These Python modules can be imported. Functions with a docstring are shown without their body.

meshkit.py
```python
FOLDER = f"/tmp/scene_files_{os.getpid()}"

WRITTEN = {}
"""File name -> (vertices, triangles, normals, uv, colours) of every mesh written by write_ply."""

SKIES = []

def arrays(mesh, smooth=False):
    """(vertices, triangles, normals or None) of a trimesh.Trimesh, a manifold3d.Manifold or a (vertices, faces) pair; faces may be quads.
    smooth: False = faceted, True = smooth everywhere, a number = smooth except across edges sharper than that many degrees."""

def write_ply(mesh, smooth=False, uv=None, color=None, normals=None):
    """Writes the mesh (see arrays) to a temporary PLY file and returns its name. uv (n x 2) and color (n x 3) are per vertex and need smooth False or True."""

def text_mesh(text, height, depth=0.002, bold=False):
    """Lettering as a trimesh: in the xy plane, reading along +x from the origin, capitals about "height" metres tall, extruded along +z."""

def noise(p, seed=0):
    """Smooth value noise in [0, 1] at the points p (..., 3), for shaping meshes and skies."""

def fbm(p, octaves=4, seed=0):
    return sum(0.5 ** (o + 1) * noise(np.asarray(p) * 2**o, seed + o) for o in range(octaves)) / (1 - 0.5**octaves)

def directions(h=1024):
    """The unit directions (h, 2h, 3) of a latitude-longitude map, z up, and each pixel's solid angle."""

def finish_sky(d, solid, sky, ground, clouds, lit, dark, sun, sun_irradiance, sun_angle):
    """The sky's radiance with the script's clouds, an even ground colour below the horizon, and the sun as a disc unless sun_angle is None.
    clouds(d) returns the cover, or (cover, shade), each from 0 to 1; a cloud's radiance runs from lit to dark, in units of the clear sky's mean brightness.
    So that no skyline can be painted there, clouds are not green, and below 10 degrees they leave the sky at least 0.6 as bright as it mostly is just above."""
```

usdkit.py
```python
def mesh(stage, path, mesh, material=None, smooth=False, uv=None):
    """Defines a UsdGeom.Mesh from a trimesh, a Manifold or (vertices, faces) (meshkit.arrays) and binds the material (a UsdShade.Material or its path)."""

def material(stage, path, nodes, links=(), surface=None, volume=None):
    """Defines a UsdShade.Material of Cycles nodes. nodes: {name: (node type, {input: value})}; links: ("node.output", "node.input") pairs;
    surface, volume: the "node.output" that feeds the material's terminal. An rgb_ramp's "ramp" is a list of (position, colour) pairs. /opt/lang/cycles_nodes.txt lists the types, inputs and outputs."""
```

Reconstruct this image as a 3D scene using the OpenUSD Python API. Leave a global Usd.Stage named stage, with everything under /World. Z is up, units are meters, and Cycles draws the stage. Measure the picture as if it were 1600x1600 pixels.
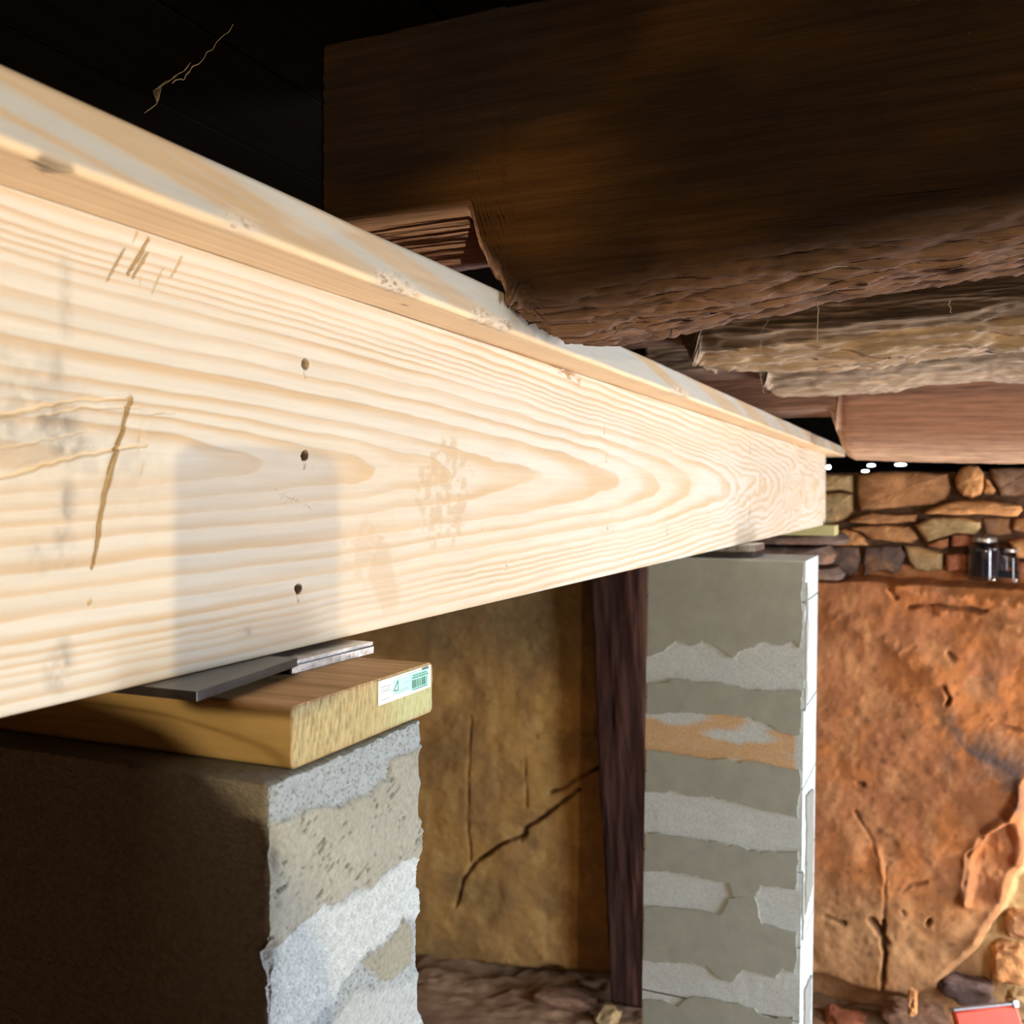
import math, random
import numpy as np, trimesh
import shapely
from shapely.geometry import Polygon, Point
from pxr import Usd, UsdGeom, UsdLux, UsdShade, Gf, Sdf, Vt
import meshkit, usdkit
from meshkit import noise, fbm

# ------------------------------------------------------------------ camera, sky, lights, exposure
F, VX, HY, TH = 1550.0, 800.0, 774.0, math.radians(23.78)   # focal length (px), horizon row, yaw to the left of +Y
C, S = math.cos(TH), math.sin(TH)
EZ = 2.30                                                   # eye height above the cellar floor
EXPOSURE = 0.0
DOOR_POWER, LAMP_POWER, VENT_POWER, SKY_STRENGTH = 39.0, 42.0, 30.0, 0.5

stage = Usd.Stage.CreateInMemory()
UsdGeom.SetStageUpAxis(stage, 'Z'); UsdGeom.SetStageMetersPerUnit(stage, 1.0)
UsdGeom.Xform.Define(stage, '/World'); UsdGeom.Scope.Define(stage, '/World/Looks')
cam = UsdGeom.Camera.Define(stage, '/World/camera')
cam.AddTransformOp().Set(Gf.Matrix4d(C, S, 0, 0, 0, 0, 1, 0, S, -C, 0, 0, 0, 0, EZ, 1))
cam.CreateHorizontalApertureAttr(36.0); cam.CreateVerticalApertureAttr(36.0)
cam.CreateFocalLengthAttr(36.0 * F / 1600); cam.CreateVerticalApertureOffsetAttr(-(800 - HY) / 1600 * 36.0)
cam.CreateFStopAttr(10.5); cam.CreateFocusDistanceAttr(0.95)
cam.CreateClippingRangeAttr(Gf.Vec2f(0.02, 100)); cam.CreateExposureAttr(EXPOSURE)

sky_mat = usdkit.material(stage, '/World/Looks/sky', {
    't': ('sky_texture', {'sky_type': 'multiple_scattering', 'sun_disc': False, 'sun_elevation': 0.7, 'sun_rotation': 1.0}),
    'b': ('background_shader', {'strength': SKY_STRENGTH})}, [('t.color', 'b.color')], surface='b.background')
dome = UsdLux.DomeLight.Define(stage, '/World/sky_dome')
dome.CreateIntensityAttr(1.0); UsdShade.MaterialBindingAPI.Apply(dome.GetPrim()).Bind(sky_mat)

# daylight standing in the doorway of the right-hand cellar wall
DOOR_Y0, DOOR_Y1, DOOR_Z0, DOOR_Z1, WALL_RX = 1.45, 2.55, -2.05, 0.28, 1.95
VENT = (3.85, 4.38, -1.75, -0.65)                          # low opening in the same wall, near the back: y0, y1, z0, z1
day = UsdLux.RectLight.Define(stage, '/World/doorway_daylight')
day.CreateWidthAttr(DOOR_Y1 - DOOR_Y0); day.CreateHeightAttr(DOOR_Z1 - DOOR_Z0); day.CreateNormalizeAttr(True)
day.CreateIntensityAttr(DOOR_POWER); day.CreateColorAttr(Gf.Vec3f(0.955, 0.985, 1.02))
# faces -X: the light's -Z axis maps to world -X
day.AddTransformOp().Set(Gf.Matrix4d(0, 1, 0, 0, 0, 0, 1, 0, 1, 0, 0, 0, WALL_RX + 0.12, (DOOR_Y0 + DOOR_Y1) / 2, EZ + (DOOR_Z0 + DOOR_Z1) / 2, 1))
vent = UsdLux.RectLight.Define(stage, '/World/vent_daylight')
vent.CreateWidthAttr(VENT[1] - VENT[0]); vent.CreateHeightAttr(VENT[3] - VENT[2]); vent.CreateNormalizeAttr(True)
vent.CreateIntensityAttr(VENT_POWER); vent.CreateColorAttr(Gf.Vec3f(1.0, 0.96, 0.92))
vent.AddTransformOp().Set(Gf.Matrix4d(0, 1, 0, 0, 0, 0, 1, 0, 1, 0, 0, 0, WALL_RX + 0.12, (VENT[0] + VENT[1]) / 2, EZ + (VENT[2] + VENT[3]) / 2, 1))
LAMP = np.array([0.90, -1.25, 0.03])                       # hand lamp behind the photographer
lamp = UsdLux.SphereLight.Define(stage, '/World/work_lamp_light')
lamp.CreateRadiusAttr(0.009); lamp.CreateIntensityAttr(LAMP_POWER); lamp.CreateNormalizeAttr(True); lamp.CreateColorAttr(Gf.Vec3f(1.0, 0.79, 0.44))
lamp.AddTranslateOp().Set(Gf.Vec3d(LAMP[0], LAMP[1], LAMP[2] + EZ))

# ------------------------------------------------------------------ helpers
def lin(*c):
    c = np.asarray(c, float) / 255.0
    return np.where(c < 0.04045, c / 12.92, ((c + 0.055) / 1.055) ** 2.4)

def ray(px, py):
    x, z = (np.asarray(px, float) - VX) / F, -(np.asarray(py, float) - HY) / F
    return np.stack([x * C - S, x * S + C, z + 0 * x], -1)
def onX(px, py, X0): r = ray(px, py); return r * (X0 / r[..., :1])
def onY(px, py, Y0): r = ray(px, py); return r * (Y0 / r[..., 1:2])
def atd(px, py, d): return ray(px, py) * d

used = {}
def numbered(path):
    n = used.get(path, -1) + 1; used[path] = n
    return path if n == 0 else f'{path}_{n:03d}'
def tags(prim, label=None, cat=None, group=None, kind=None):
    for k, v in (('label', label), ('category', cat), ('group', group), ('kind', kind)):
        if v: prim.SetCustomDataByKey(k, v)
def thing(name, label=None, cat=None, group=None, kind=None):
    x = UsdGeom.Xform.Define(stage, numbered('/World/' + name)); tags(x.GetPrim(), label, cat, group, kind)
    return str(x.GetPath())
def obj(name, mesh, mat, parent='/World', col=None, smooth=40, label=None, cat=None, group=None, kind=None):
    if isinstance(mesh, (tuple, list)): v, f = np.asarray(mesh[0], float), np.asarray(mesh[1], int)
    elif hasattr(mesh, 'to_mesh'): m = mesh.to_mesh(); v, f = np.array(m.vert_properties[:, :3], float), np.array(m.tri_verts)
    else: v, f = np.array(mesh.vertices), np.array(mesh.faces)
    if f.shape[1] == 4: f = np.vstack([f[:, [0, 1, 2]], f[:, [0, 2, 3]]])
    if col is not None and smooth == 'flat':
        cv = np.broadcast_to(np.asarray(col, float), (len(v), 3)); v, col, f = v[f].reshape(-1, 3), cv[f].reshape(-1, 3), np.arange(f.size).reshape(-1, 3); smooth = False
    elif col is not None: smooth = True
    m = usdkit.mesh(stage, numbered(parent + '/' + name), (v + [0, 0, EZ], f), mat, smooth=smooth)
    if col is not None:
        col = np.broadcast_to(np.asarray(col, np.float32), (len(v), 3))
        UsdGeom.PrimvarsAPI(m).CreatePrimvar('col', Sdf.ValueTypeNames.Color3fArray, 'vertex').Set(Vt.Vec3fArray.FromNumpy(np.ascontiguousarray(col, np.float32)))
    tags(m.GetPrim(), label, cat, group, kind)
    return str(m.GetPath())

def mat(name, color=None, rough=0.8, spec=0.25, vary=0.15, scale=(60, 60, 60), bump=0.3, bscale=(400, 400, 400), dist=0.0008, metal=0.0, extra=None):
    """Principled surface; colour from the mesh's own colours ('col') or fixed, broken up by fine noise, with fine bump."""
    n = {'g': ('geometry', {}),
         'm1': ('mapping', {'scale': scale}), 'n1': ('noise_texture', {'scale': 1.0, 'detail': 4.0, 'roughness': 0.6}),
         'r1': ('map_range', {'from_min': 0.25, 'from_max': 0.75, 'to_min': 1 - vary, 'to_max': 1 + vary}),
         'm2': ('mapping', {'scale': bscale}), 'n2': ('noise_texture', {'scale': 1.0, 'detail': 3.0, 'roughness': 0.6}),
         'b': ('bump', {'strength': bump, 'distance': dist}),
         'c': ('vector_math', {'math_type': 'scale'}),
         'p': ('principled_bsdf', {'roughness': rough, 'specular_ior_level': spec, 'metallic': metal, **(extra or {})})}
    l = [('g.position', 'm1.vector'), ('m1.vector', 'n1.vector'), ('n1.fac', 'r1.value'), ('r1.result', 'c.scale'),
         ('g.position', 'm2.vector'), ('m2.vector', 'n2.vector'), ('n2.fac', 'b.height'), ('b.normal', 'p.normal'), ('c.vector', 'p.base_color')]
    if color is None:
        n['a'] = ('attribute', {'attribute': 'col'}); l.append(('a.color', 'c.vector1'))
    else:
        n['c'][1]['vector1'] = tuple(color)
    return usdkit.material(stage, '/World/Looks/' + name, n, l, surface='p.BSDF')

def gridfaces(M, N, wrap=False):
    i, j = np.meshgrid(np.arange(M - 1), np.arange(N if wrap else N - 1), indexing='ij')
    j2 = (j + 1) % N
    return np.stack([i * N + j, i * N + j2, (i + 1) * N + j2, (i + 1) * N + j], -1).reshape(-1, 4)
def capped(P, flip=False):
    """Closed tube of rings P (M,N,3) with fan caps -> (v, tris)."""
    M, N, _ = P.shape
    v = np.vstack([P.reshape(-1, 3), P[0].mean(0), P[-1].mean(0)])
    q = gridfaces(M, N, True); f = np.vstack([q[:, [0, 1, 2]], q[:, [0, 2, 3]]])
    k = np.arange(N); k2 = (k + 1) % N
    f = np.vstack([f, np.stack([np.full(N, M * N), k2, k], 1), np.stack([np.full(N, M * N + 1), (M - 1) * N + k, (M - 1) * N + k2], 1)])
    return (v, f[:, ::-1]) if flip else (v, f)
def orient(v, f):
    """Turn a closed mesh outward."""
    a, b, c = v[f[:, 0]], v[f[:, 1]], v[f[:, 2]]
    return f if (np.einsum('ij,ij->i', a, np.cross(b, c))).sum() > 0 else f[:, ::-1]
def box(x0, x1, y0, y1, z0, z1, r=0.0):
    m = trimesh.creation.box([x1 - x0, y1 - y0, z1 - z0]); 
    if r:
        b = trimesh.creation.box([x1 - x0 - 2 * r, y1 - y0, z1 - z0 - 2 * r]); c = trimesh.creation.box([x1 - x0, y1 - y0 - 2 * r, z1 - z0 - 2 * r]); d = trimesh.creation.box([x1 - x0 - 2 * r, y1 - y0 - 2 * r, z1 - z0])
        m = trimesh.util.concatenate([b, c, d]).convex_hull
    m.apply_translation([(x0 + x1) / 2, (y0 + y1) / 2, (z0 + z1) / 2]); return m
def tube(pts, r, n=6):
    p = np.asarray(pts, float); r = np.broadcast_to(r, len(p))
    t = np.gradient(p, axis=0); t /= np.linalg.norm(t, axis=1, keepdims=True) + 1e-12
    a = np.cross(t, np.where(np.abs(t[:, 2:]) < 0.9, [0, 0, 1.0], [1.0, 0, 0])); a /= np.linalg.norm(a, axis=1, keepdims=True)
    b = np.cross(t, a); w = np.arange(n) * 2 * np.pi / n
    P = p[:, None] + r[:, None, None] * (np.cos(w)[None, :, None] * a[:, None] + np.sin(w)[None, :, None] * b[:, None])
    v, f = capped(P); return v, orient(v - v.mean(0), f)
def sstep(a, b, x): t = np.clip((x - a) / (b - a), 0, 1); return t * t * (3 - 2 * t)
def mixc(a, b, t): t = np.asarray(t)[..., None]; return np.asarray(a) * (1 - t) + np.asarray(b) * t
def segd(u, w, pts):
    """Distance in the plane (u, w) to a polyline, and the position along it 0..1."""
    best = np.full(u.shape, 1e9); along = np.zeros(u.shape); n = len(pts) - 1
    for k in range(n):
        a, b = np.array(pts[k]), np.array(pts[k + 1]); d = b - a
        t = np.clip(((u - a[0]) * d[0] + (w - a[1]) * d[1]) / (d @ d + 1e-12), 0, 1)
        q = np.hypot(u - a[0] - t * d[0], w - a[1] - t * d[1])
        m = q < best; best = np.where(m, q, best); along = np.where(m, (k + t) / n, along)
    return best, along
def inside(u, w, poly, soft):
    """Smooth membership of a polygon in the plane (u, w)."""
    P = np.asarray(poly, float); c = np.zeros(u.shape, bool); j = len(P) - 1
    for i in range(len(P)):
        with np.errstate(divide='ignore', invalid='ignore'):
            hit = ((P[i, 1] > w) != (P[j, 1] > w)) & (u < (P[j, 0] - P[i, 0]) * (w - P[i, 1]) / (P[j, 1] - P[i, 1]) + P[i, 0])
        c ^= hit; j = i
    d, _ = segd(u, w, np.vstack([P, P[:1]]))
    return sstep(-soft, soft, np.where(c, d, -d))
def n3(a, b, c=0.0): return np.stack(np.broadcast_arrays(np.asarray(a, float), np.asarray(b, float), np.asarray(c, float)), -1)

M = {}
M['pine'] = mat('new_pine', rough=0.62, spec=0.3, vary=0.07, scale=(5, 9, 160), bump=0.25, bscale=(200, 500, 60), dist=0.0005)
M['treated'] = mat('treated_pine', rough=0.7, spec=0.25, vary=0.10, scale=(30, 120, 220), bump=0.4, bscale=(500, 500, 500), dist=0.0006)
M['concrete'] = mat('concrete', rough=0.95, spec=0.1, vary=0.22, scale=(260, 260, 260), bump=0.8, bscale=(700, 700, 700), dist=0.0010)
M['mortar'] = mat('mortar', rough=0.95, spec=0.1, vary=0.10, scale=(25, 25, 25), bump=0.4, bscale=(300, 300, 300), dist=0.0010)
M['log'] = mat('old_log', rough=0.9, spec=0.12, vary=0.35, scale=(5, 120, 120), bump=0.9, bscale=(14, 300, 300), dist=0.003)
M['earth'] = mat('earth_plaster', rough=0.95, spec=0.08, vary=0.16, scale=(30, 30, 30), bump=0.45, bscale=(120, 120, 120), dist=0.003)
M['stone'] = mat('rubble_stone', rough=0.9, spec=0.12, vary=0.28, scale=(22, 22, 30), bump=0.8, bscale=(70, 70, 70), dist=0.006)
M['steel'] = mat('raw_steel', color=(0.10, 0.10, 0.105), rough=0.34, spec=0.5, vary=0.35, scale=(40, 15, 40), bump=0.2, metal=0.85)
M['bright_steel'] = mat('scraped_steel', color=(0.62, 0.63, 0.66), rough=0.3, spec=0.5, vary=0.5, scale=(90, 90, 90), bump=0.4, metal=0.9)
M['nail'] = mat('nail_steel', color=(0.045, 0.04, 0.038), rough=0.5, metal=0.6)
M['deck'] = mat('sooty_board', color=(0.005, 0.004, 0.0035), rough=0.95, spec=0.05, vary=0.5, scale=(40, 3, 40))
M['dark_wood'] = mat('dark_hewn_wood', rough=0.85, spec=0.15, vary=0.4, scale=(60, 60, 4), bump=0.8, bscale=(160, 160, 10), dist=0.004)
M['rough_wall'] = mat('cellar_wall', color=(0.22, 0.12, 0.065), rough=0.95, vary=0.3, scale=(6, 6, 6), bump=0.8, bscale=(20, 20, 20), dist=0.02)
M['web'] = mat('cobweb', color=(0.30, 0.25, 0.19), rough=0.9, bump=0.0)

# ------------------------------------------------------------------ girder: doubled planks with nails
BX, BZ0, BZ1, BY0, BY1 = -0.461, -0.119, 0.167, -1.10, 4.22
def y_stations(X0, px0, px1, step, y0, y1):
    px = np.arange(px0, px1, step); y = onX(px, np.full(px.shape, HY), X0)[:, 1]
    y = y[(y > .2) & (y < y1)]
    return np.concatenate([np.linspace(y0, y[0] - .3, 12)[:-1], np.linspace(y[0] - .3, y[0], 20)[:-1], y, [y1]])
GIRDER = thing('girder', 'long new pine girder of doubled planks resting on two block piers', 'beam')
def ply_profile(xf, xb, z0, z1, dz, r=0.004):
    a = np.linspace(0, np.pi / 2, 6)
    pts = [(xb, z0)] + [(xf - r + r * math.sin(t), z0 + r - r * math.cos(t)) for t in a]
    pts += [(xf, z) for z in np.arange(z0 + r + dz, z1 - r, dz)]
    pts += [(xf - r + r * math.cos(t), z1 - r + r * math.sin(t)) for t in a] + [(xb, z1)]
    return np.array(pts)
prof = ply_profile(BX, BX - 0.038, BZ0, BZ1 - 0.0005, 0.0009)
Ys = y_stations(BX, -260, 1286, 1.6, BY0, BY1)
P = np.zeros((len(Ys), len(prof), 3)); P[..., 0] = prof[None, :, 0]; P[..., 1] = Ys[:, None]; P[..., 2] = prof[None, :, 1]
Yg, Zg = P[..., 1], P[..., 2]
face = np.clip((P[..., 0] - (BX - 0.006)) / 0.005, 0, 1)
# growth rings of a flat-sawn board: distance from a pith line that dives below the face
zc = 0.020 + 0.010 * (noise(n3(Yg * 1.1, 3.3)) - 0.5)
dd = 0.050 + 0.040 * (Yg - 0.93)
kn = np.exp(-((Yg - 3.36) / 0.16) ** 2 - ((Zg - 0.015) / 0.055) ** 2)
far = sstep(1.5, 3.0, Yg)
warp = 0.010 * (fbm(n3(Yg * 1.6, Zg * 9), 3, 5) - 0.5) + 0.0035 * (fbm(n3(Yg * 14, Zg * 30), 3, 9) - 0.5) + far * 0.020 * (fbm(n3(Yg * 5, Zg * 16), 3, 15) - 0.5)
rr = np.sqrt(dd ** 2 + (Zg - zc) ** 2) + warp + 0.075 * kn
sp = 0.0105 * (1 + 0.25 * (noise(n3(rr * 30, 0.5)) - 0.5))
fr = (rr / 0.0088 + 2.2 * noise(n3(rr * 38, 1.7))) % 1.0
late = sstep(0.30, 0.82, fr) * (1 - sstep(0.88, 1.0, fr))
late *= 0.55 + 0.8 * (noise(n3(Yg * 4, Zg * 50, 2)) - 0.2)
late = np.clip(late + 0.22 * (fbm(n3(Yg * 12, Zg * 420, 6), 2, 25) - 0.5), 0, 1)
early_c, late_c = np.array([0.63, 0.575, 0.495]), np.array([0.56, 0.405, 0.255])
col = mixc(early_c, late_c, np.clip(late, 0, 1))
wide = sstep(0.5, 0.7, fbm(n3(Yg * 2.2, Zg * 14, 4), 3, 21))
col = mixc(col, late_c * 1.08, 0.28 * wide)
H = 0.0007 * (late - 0.4) * face
def fpx(pts): w = onX(np.array([p[0] for p in pts]), np.array([p[1] for p in pts]), BX); return [(a[1], a[2]) for a in w]
def stain(pts, rad, strength, color, ns=120, seed=1):
    d, _ = segd(Yg, Zg, fpx(pts)); global col
    k = np.clip(1 - d / rad, 0, 1) * np.clip(2.4 * fbm(n3(Yg * ns, Zg * ns, seed), 3, seed) - 0.5, 0, 1) * strength
    col = mixc(col, color, np.clip(k, 0, 1))
grey = np.array([0.22, 0.19, 0.16])
for pts, rad, st in [([(75, 655), (100, 660)], .014, .9), ([(10, 670), (14, 674)], .008, .6), ([(95, 700), (110, 705)], .010, .7), ([(130, 690), (138, 692)], .006, .6), ([(20, 600), (60, 610)], .03, .25),
                     ([(103, 410), (104, 520)], .007, .35), ([(104, 770), (98, 870)], .010, .6), ([(90, 590), (92, 560)], .008, .35), ([(85, 1040), (92, 1060)], .012, .7), ([(100, 1010), (110, 1060)], .008, .5),
                     ([(60, 860), (62, 880)], .01, .4), ([(385, 978), (390, 985)], .006, .6), ([(0, 640), (200, 720)], .05, .25)]:
    stain(pts, rad, st, grey)
tan = np.array([0.52, 0.37, 0.23])
def blob(u, w, pts, soft, wob): 
    return inside(u + wob * (fbm(n3(u * 60, w * 60, 7), 3, 3) - 0.5), w + wob * (fbm(n3(u * 60, w * 60, 9), 3, 4) - 0.5), fpx(pts), soft)
hand = blob(Yg, Zg, [(672, 700), (690, 680), (715, 690), (735, 740), (733, 800), (715, 850), (690, 868), (672, 850), (655, 800), (650, 750)], .006, .03)
swirl = sstep(0.42, 0.6, fbm(n3(Yg * 90, Zg * 130, 3), 3, 31))
col = mixc(col, tan, 0.62 * hand * swirl)
tri = blob(Yg, Zg, [(590, 835), (608, 850), (625, 945), (600, 960), (575, 900)], .004, .008)
col = mixc(col, tan, 0.45 * tri)
strp = blob(Yg, Zg, [(540, 840), (590, 800), (600, 850), (560, 905), (530, 890)], .006, .03)
col = mixc(col, tan, 0.35 * strp * swirl)
# gouges scored across the face (lighter raw fibre inside, burr beside)
gouges = [([(-30, 655), (40, 640), (110, 626), (200, 622)], .0022, 1.0), ([(60, 650), (130, 637), (222, 636)], .0016, .7), ([(-30, 756), (0, 746), (80, 722), (160, 704), (230, 694)], .0026, 1.0), ([(0, 700), (60, 690), (150, 671)], .0010, .7),
          ([(204, 622), (190, 672), (172, 735), (160, 785), (150, 850), (143, 888)], .0026, 1.5), ([(198, 640), (182, 700), (170, 740)], .0012, 1.2), ([(235, 646), (280, 643)], .0010, .8), ([(217, 645), (215, 712)], .0010, .7), ([(225, 720), (218, 745)], .0009, .7), ([(141, 938), (137, 945)], .002, 1.0),
          ([(216, 358), (208, 380)], .0009, 1), ([(194, 388), (167, 439)], .0010, 1.1), ([(232, 372), (199, 429)], .0018, 1.2), ([(230, 392), (207, 434)], .0014, 1.1), ([(285, 400), (267, 432)], .0014, 1.0), ([(255, 418), (238, 456)], .0010, 1.0), ([(220, 430), (218, 447)], .0008, .8),
          ([(793, 875), (791, 890)], .0025, 1.1), ([(752, 812), (755, 826)], .0022, .9), ([(955, 800), (958, 830)], .006, .6), ([(985, 862), (998, 888)], .004, 1.0), ([(945, 667), (945, 676)], .003, 1.4), ([(948, 712), (948, 720)], .003, 1.4), ([(950, 820), (950, 828)], .003, 1.4),
          ([(1043, 825), (1042, 836)], .004, 1.2), ([(1172, 690), (1173, 720)], .006, 1.2), ([(1172, 790), (1170, 815)], .008, 1.3), ([(1010, 760), (1011, 800)], .003, .7), ([(1022, 735), (1022, 760)], .003, .7), ([(1128, 650), (1129, 740)], .004, .6), ([(615, 800), (618, 900)], .0015, .5), ([(625, 880), (624, 930)], .0015, .5), ([(440, 770), (490, 795)], .0006, .8), ([(430, 760), (445, 785)], .0005, .7)]
Yw, Zw, Wn = Yg + .0012 * (noise(n3(Zg * 160, 0, 4)) - .5), Zg + .0012 * (noise(n3(Yg * 160, 0, 7)) - .5), .75 + .5 * noise(n3(Yg * 90, Zg * 90, 8))
for pts, w, k in gouges:
    w *= .62; d, al = segd(Yw, Zw, fpx(pts)); w2 = w * (1 - 0.7 * np.abs(al - 0.4)) * Wn
    core = np.exp(-(d / w2) ** 2); rim = np.exp(-((d - 1.6 * w2) / (0.6 * w2)) ** 2)
    H += face * (-0.0016 * k * core + 0.0006 * k * rim)
    col = mixc(col, np.array([0.66, 0.50, 0.31]) if k < 1.15 else np.array([0.56, 0.40, 0.22]), np.clip(0.75 * core * k, 0, 0.85))
    if k > 1.0: col = mixc(col, np.array([0.20, 0.12, 0.06]), np.clip(0.5 * np.exp(-((d - 1.2 * w2) / (0.35 * w2)) ** 2), 0, 1))
# splinter bruise under the plate
for pts in ([(862, 566), (905, 596)], [(880, 575), (900, 590)]):
    d, al = segd(Yg, Zg, fpx(pts)); k = np.exp(-(d / .006) ** 2) * sstep(.4, .6, fbm(n3(Yg * 60, Zg * 260, 2), 2, 8)); col = mixc(col, [0.36, 0.22, 0.12], k); H -= face * 0.0012 * k
NAILS = [(477, 569, .0038), (476, 712, .0036), (466, 920, .0036)]
for px, py, r in NAILS:
    (ny, nz), = fpx([(px, py)]); d = np.hypot(Yg - ny, (Zg - nz))
    ang = np.arctan2(Zg - nz, Yg - ny); rw = r * (1 + 0.25 * (noise(n3(np.cos(ang) * 2 + px, np.sin(ang) * 2)) - 0.5))
    H += face * -0.009 * (1 - sstep(0.75 * rw, 1.15 * rw, d)); col = mixc(col, [0.10, 0.055, 0.03], 0.9 * (1 - sstep(0.8 * rw, 1.3 * rw, d)))
    d2, _ = segd(Yg, Zg, [(ny - 0.0006, nz - r * 1.6), (ny + .0002, nz - r * 2.7)]); k = np.exp(-(d2 / .0006) ** 2); H -= face * 0.002 * k; col = mixc(col, [0.22, 0.13, 0.07], 0.85 * k)
P[..., 0] += H
v, f = capped(P); vc = np.vstack([col.reshape(-1, 3), early_c, [0.55, 0.36, 0.2]])
obj('plank', (v, orient(v - v.mean(0), f)), M['pine'], GIRDER, col=vc)
m = box(BX - 0.0765, BX - 0.0385, BY0, BY1 - 0.002, BZ0 + .001, BZ1 - .001, 0.004); obj('plank', m, mat('pine_back', color=(0.6, 0.45, 0.28), rough=0.7), GIRDER)
m = box(BX - 0.115, BX - 0.077, BY0, BY1 - 0.004, BZ0 + .001, BZ1 - .001, 0.004); obj('plank', m, '/World/Looks/pine_back', GIRDER)
for px, py, r in NAILS:
    (ny, nz), = fpx([(px, py)])
    m = trimesh.creation.cylinder(radius=r * 0.62, height=0.003, sections=20); m.apply_transform(trimesh.transformations.rotation_matrix(math.pi / 2, [0, 1, 0])); m.apply_translation([BX - 0.0080, ny, nz])
    obj('nail', m, M['nail'], GIRDER, label='dark sunken nail head')

# ------------------------------------------------------------------ flat plate on top of the girder
TX0, TX1, TZ0, TZ1 = -0.412, -0.596, 0.167, 0.2065
a = np.linspace(0, np.pi / 2, 7); r = 0.0045
tp = [(TX1, TZ0)] + [(x, TZ0) for x in np.linspace(-0.47, TX0 - r - .001, 56)] + [(TX0 - r + r * math.sin(t), TZ0 + r - r * math.cos(t)) for t in a]
tp += [(TX0, z) for z in np.linspace(TZ0 + r + .001, TZ1 - r - .001, 38)] + [(TX0 - r + r * math.cos(t), TZ1 - r + r * math.sin(t)) for t in a] + [(TX1, TZ1)]
tp = np.array(tp)
Ys = y_stations(TX0, -300, 1330, 1.7, -1.12, 4.52)
P = np.zeros((len(Ys), len(tp), 3)); P[..., 0] = tp[None, :, 0]; P[..., 1] = Ys[:, None]; P[..., 2] = tp[None, :, 1]
Xg, Yg, Zg = P[..., 0].copy(), P[..., 1].copy(), P[..., 2].copy()
edge = sstep(TZ0 + 0.001, TZ0 + 0.007, Zg) * sstep(TX0 - .02, TX0 - .004, Xg)
u = Zg + 0.13 * (Yg - 0.37) + 0.006 * (fbm(n3(Yg * 4, Zg * 20), 3, 2) - 0.5)
b1 = np.maximum(sstep(.188, .196, u) * (1 - sstep(.212, .222, u)), .8 * sstep(.224, .23, u) * (1 - sstep(.24, .25, u))); b1 = np.maximum(b1, .9 * np.exp(-((u - .178) / .003) ** 2)); b1 = np.maximum(b1, sstep(.5, .62, noise(n3(u * 62, .3, Yg * .8), 11)) * sstep(.25, .27, u))
fine = fbm(n3(u * 400, Yg * 6), 3, 13)
ec = mixc(np.array([0.41, 0.395, 0.36]), np.array([0.46, 0.29, 0.13]), b1 * (0.65 + 0.5 * (fine - .5)))
ec = mixc(ec, np.array([0.50, 0.47, 0.42]), 0.4 * sstep(.5, .7, fbm(n3(Yg * 7, Zg * 60), 3, 17)))
arc = sstep(.35, .6, np.sin(np.hypot((Yg - 3.0) * 6, (Zg - 0.15) * 60) * 14)) * sstep(2.0, 2.5, Yg)
ec = mixc(ec, np.array([0.55, 0.36, 0.2]), 0.5 * arc)
un = mixc(np.array([0.90, 0.69, 0.46]), np.array([0.78, 0.53, 0.30]), np.clip(1.6 * fbm(n3(Yg * 3 + Xg * 20, Xg * 420), 3, 19) - 0.4, 0, 1))
col = mixc(un, ec, edge)
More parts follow.
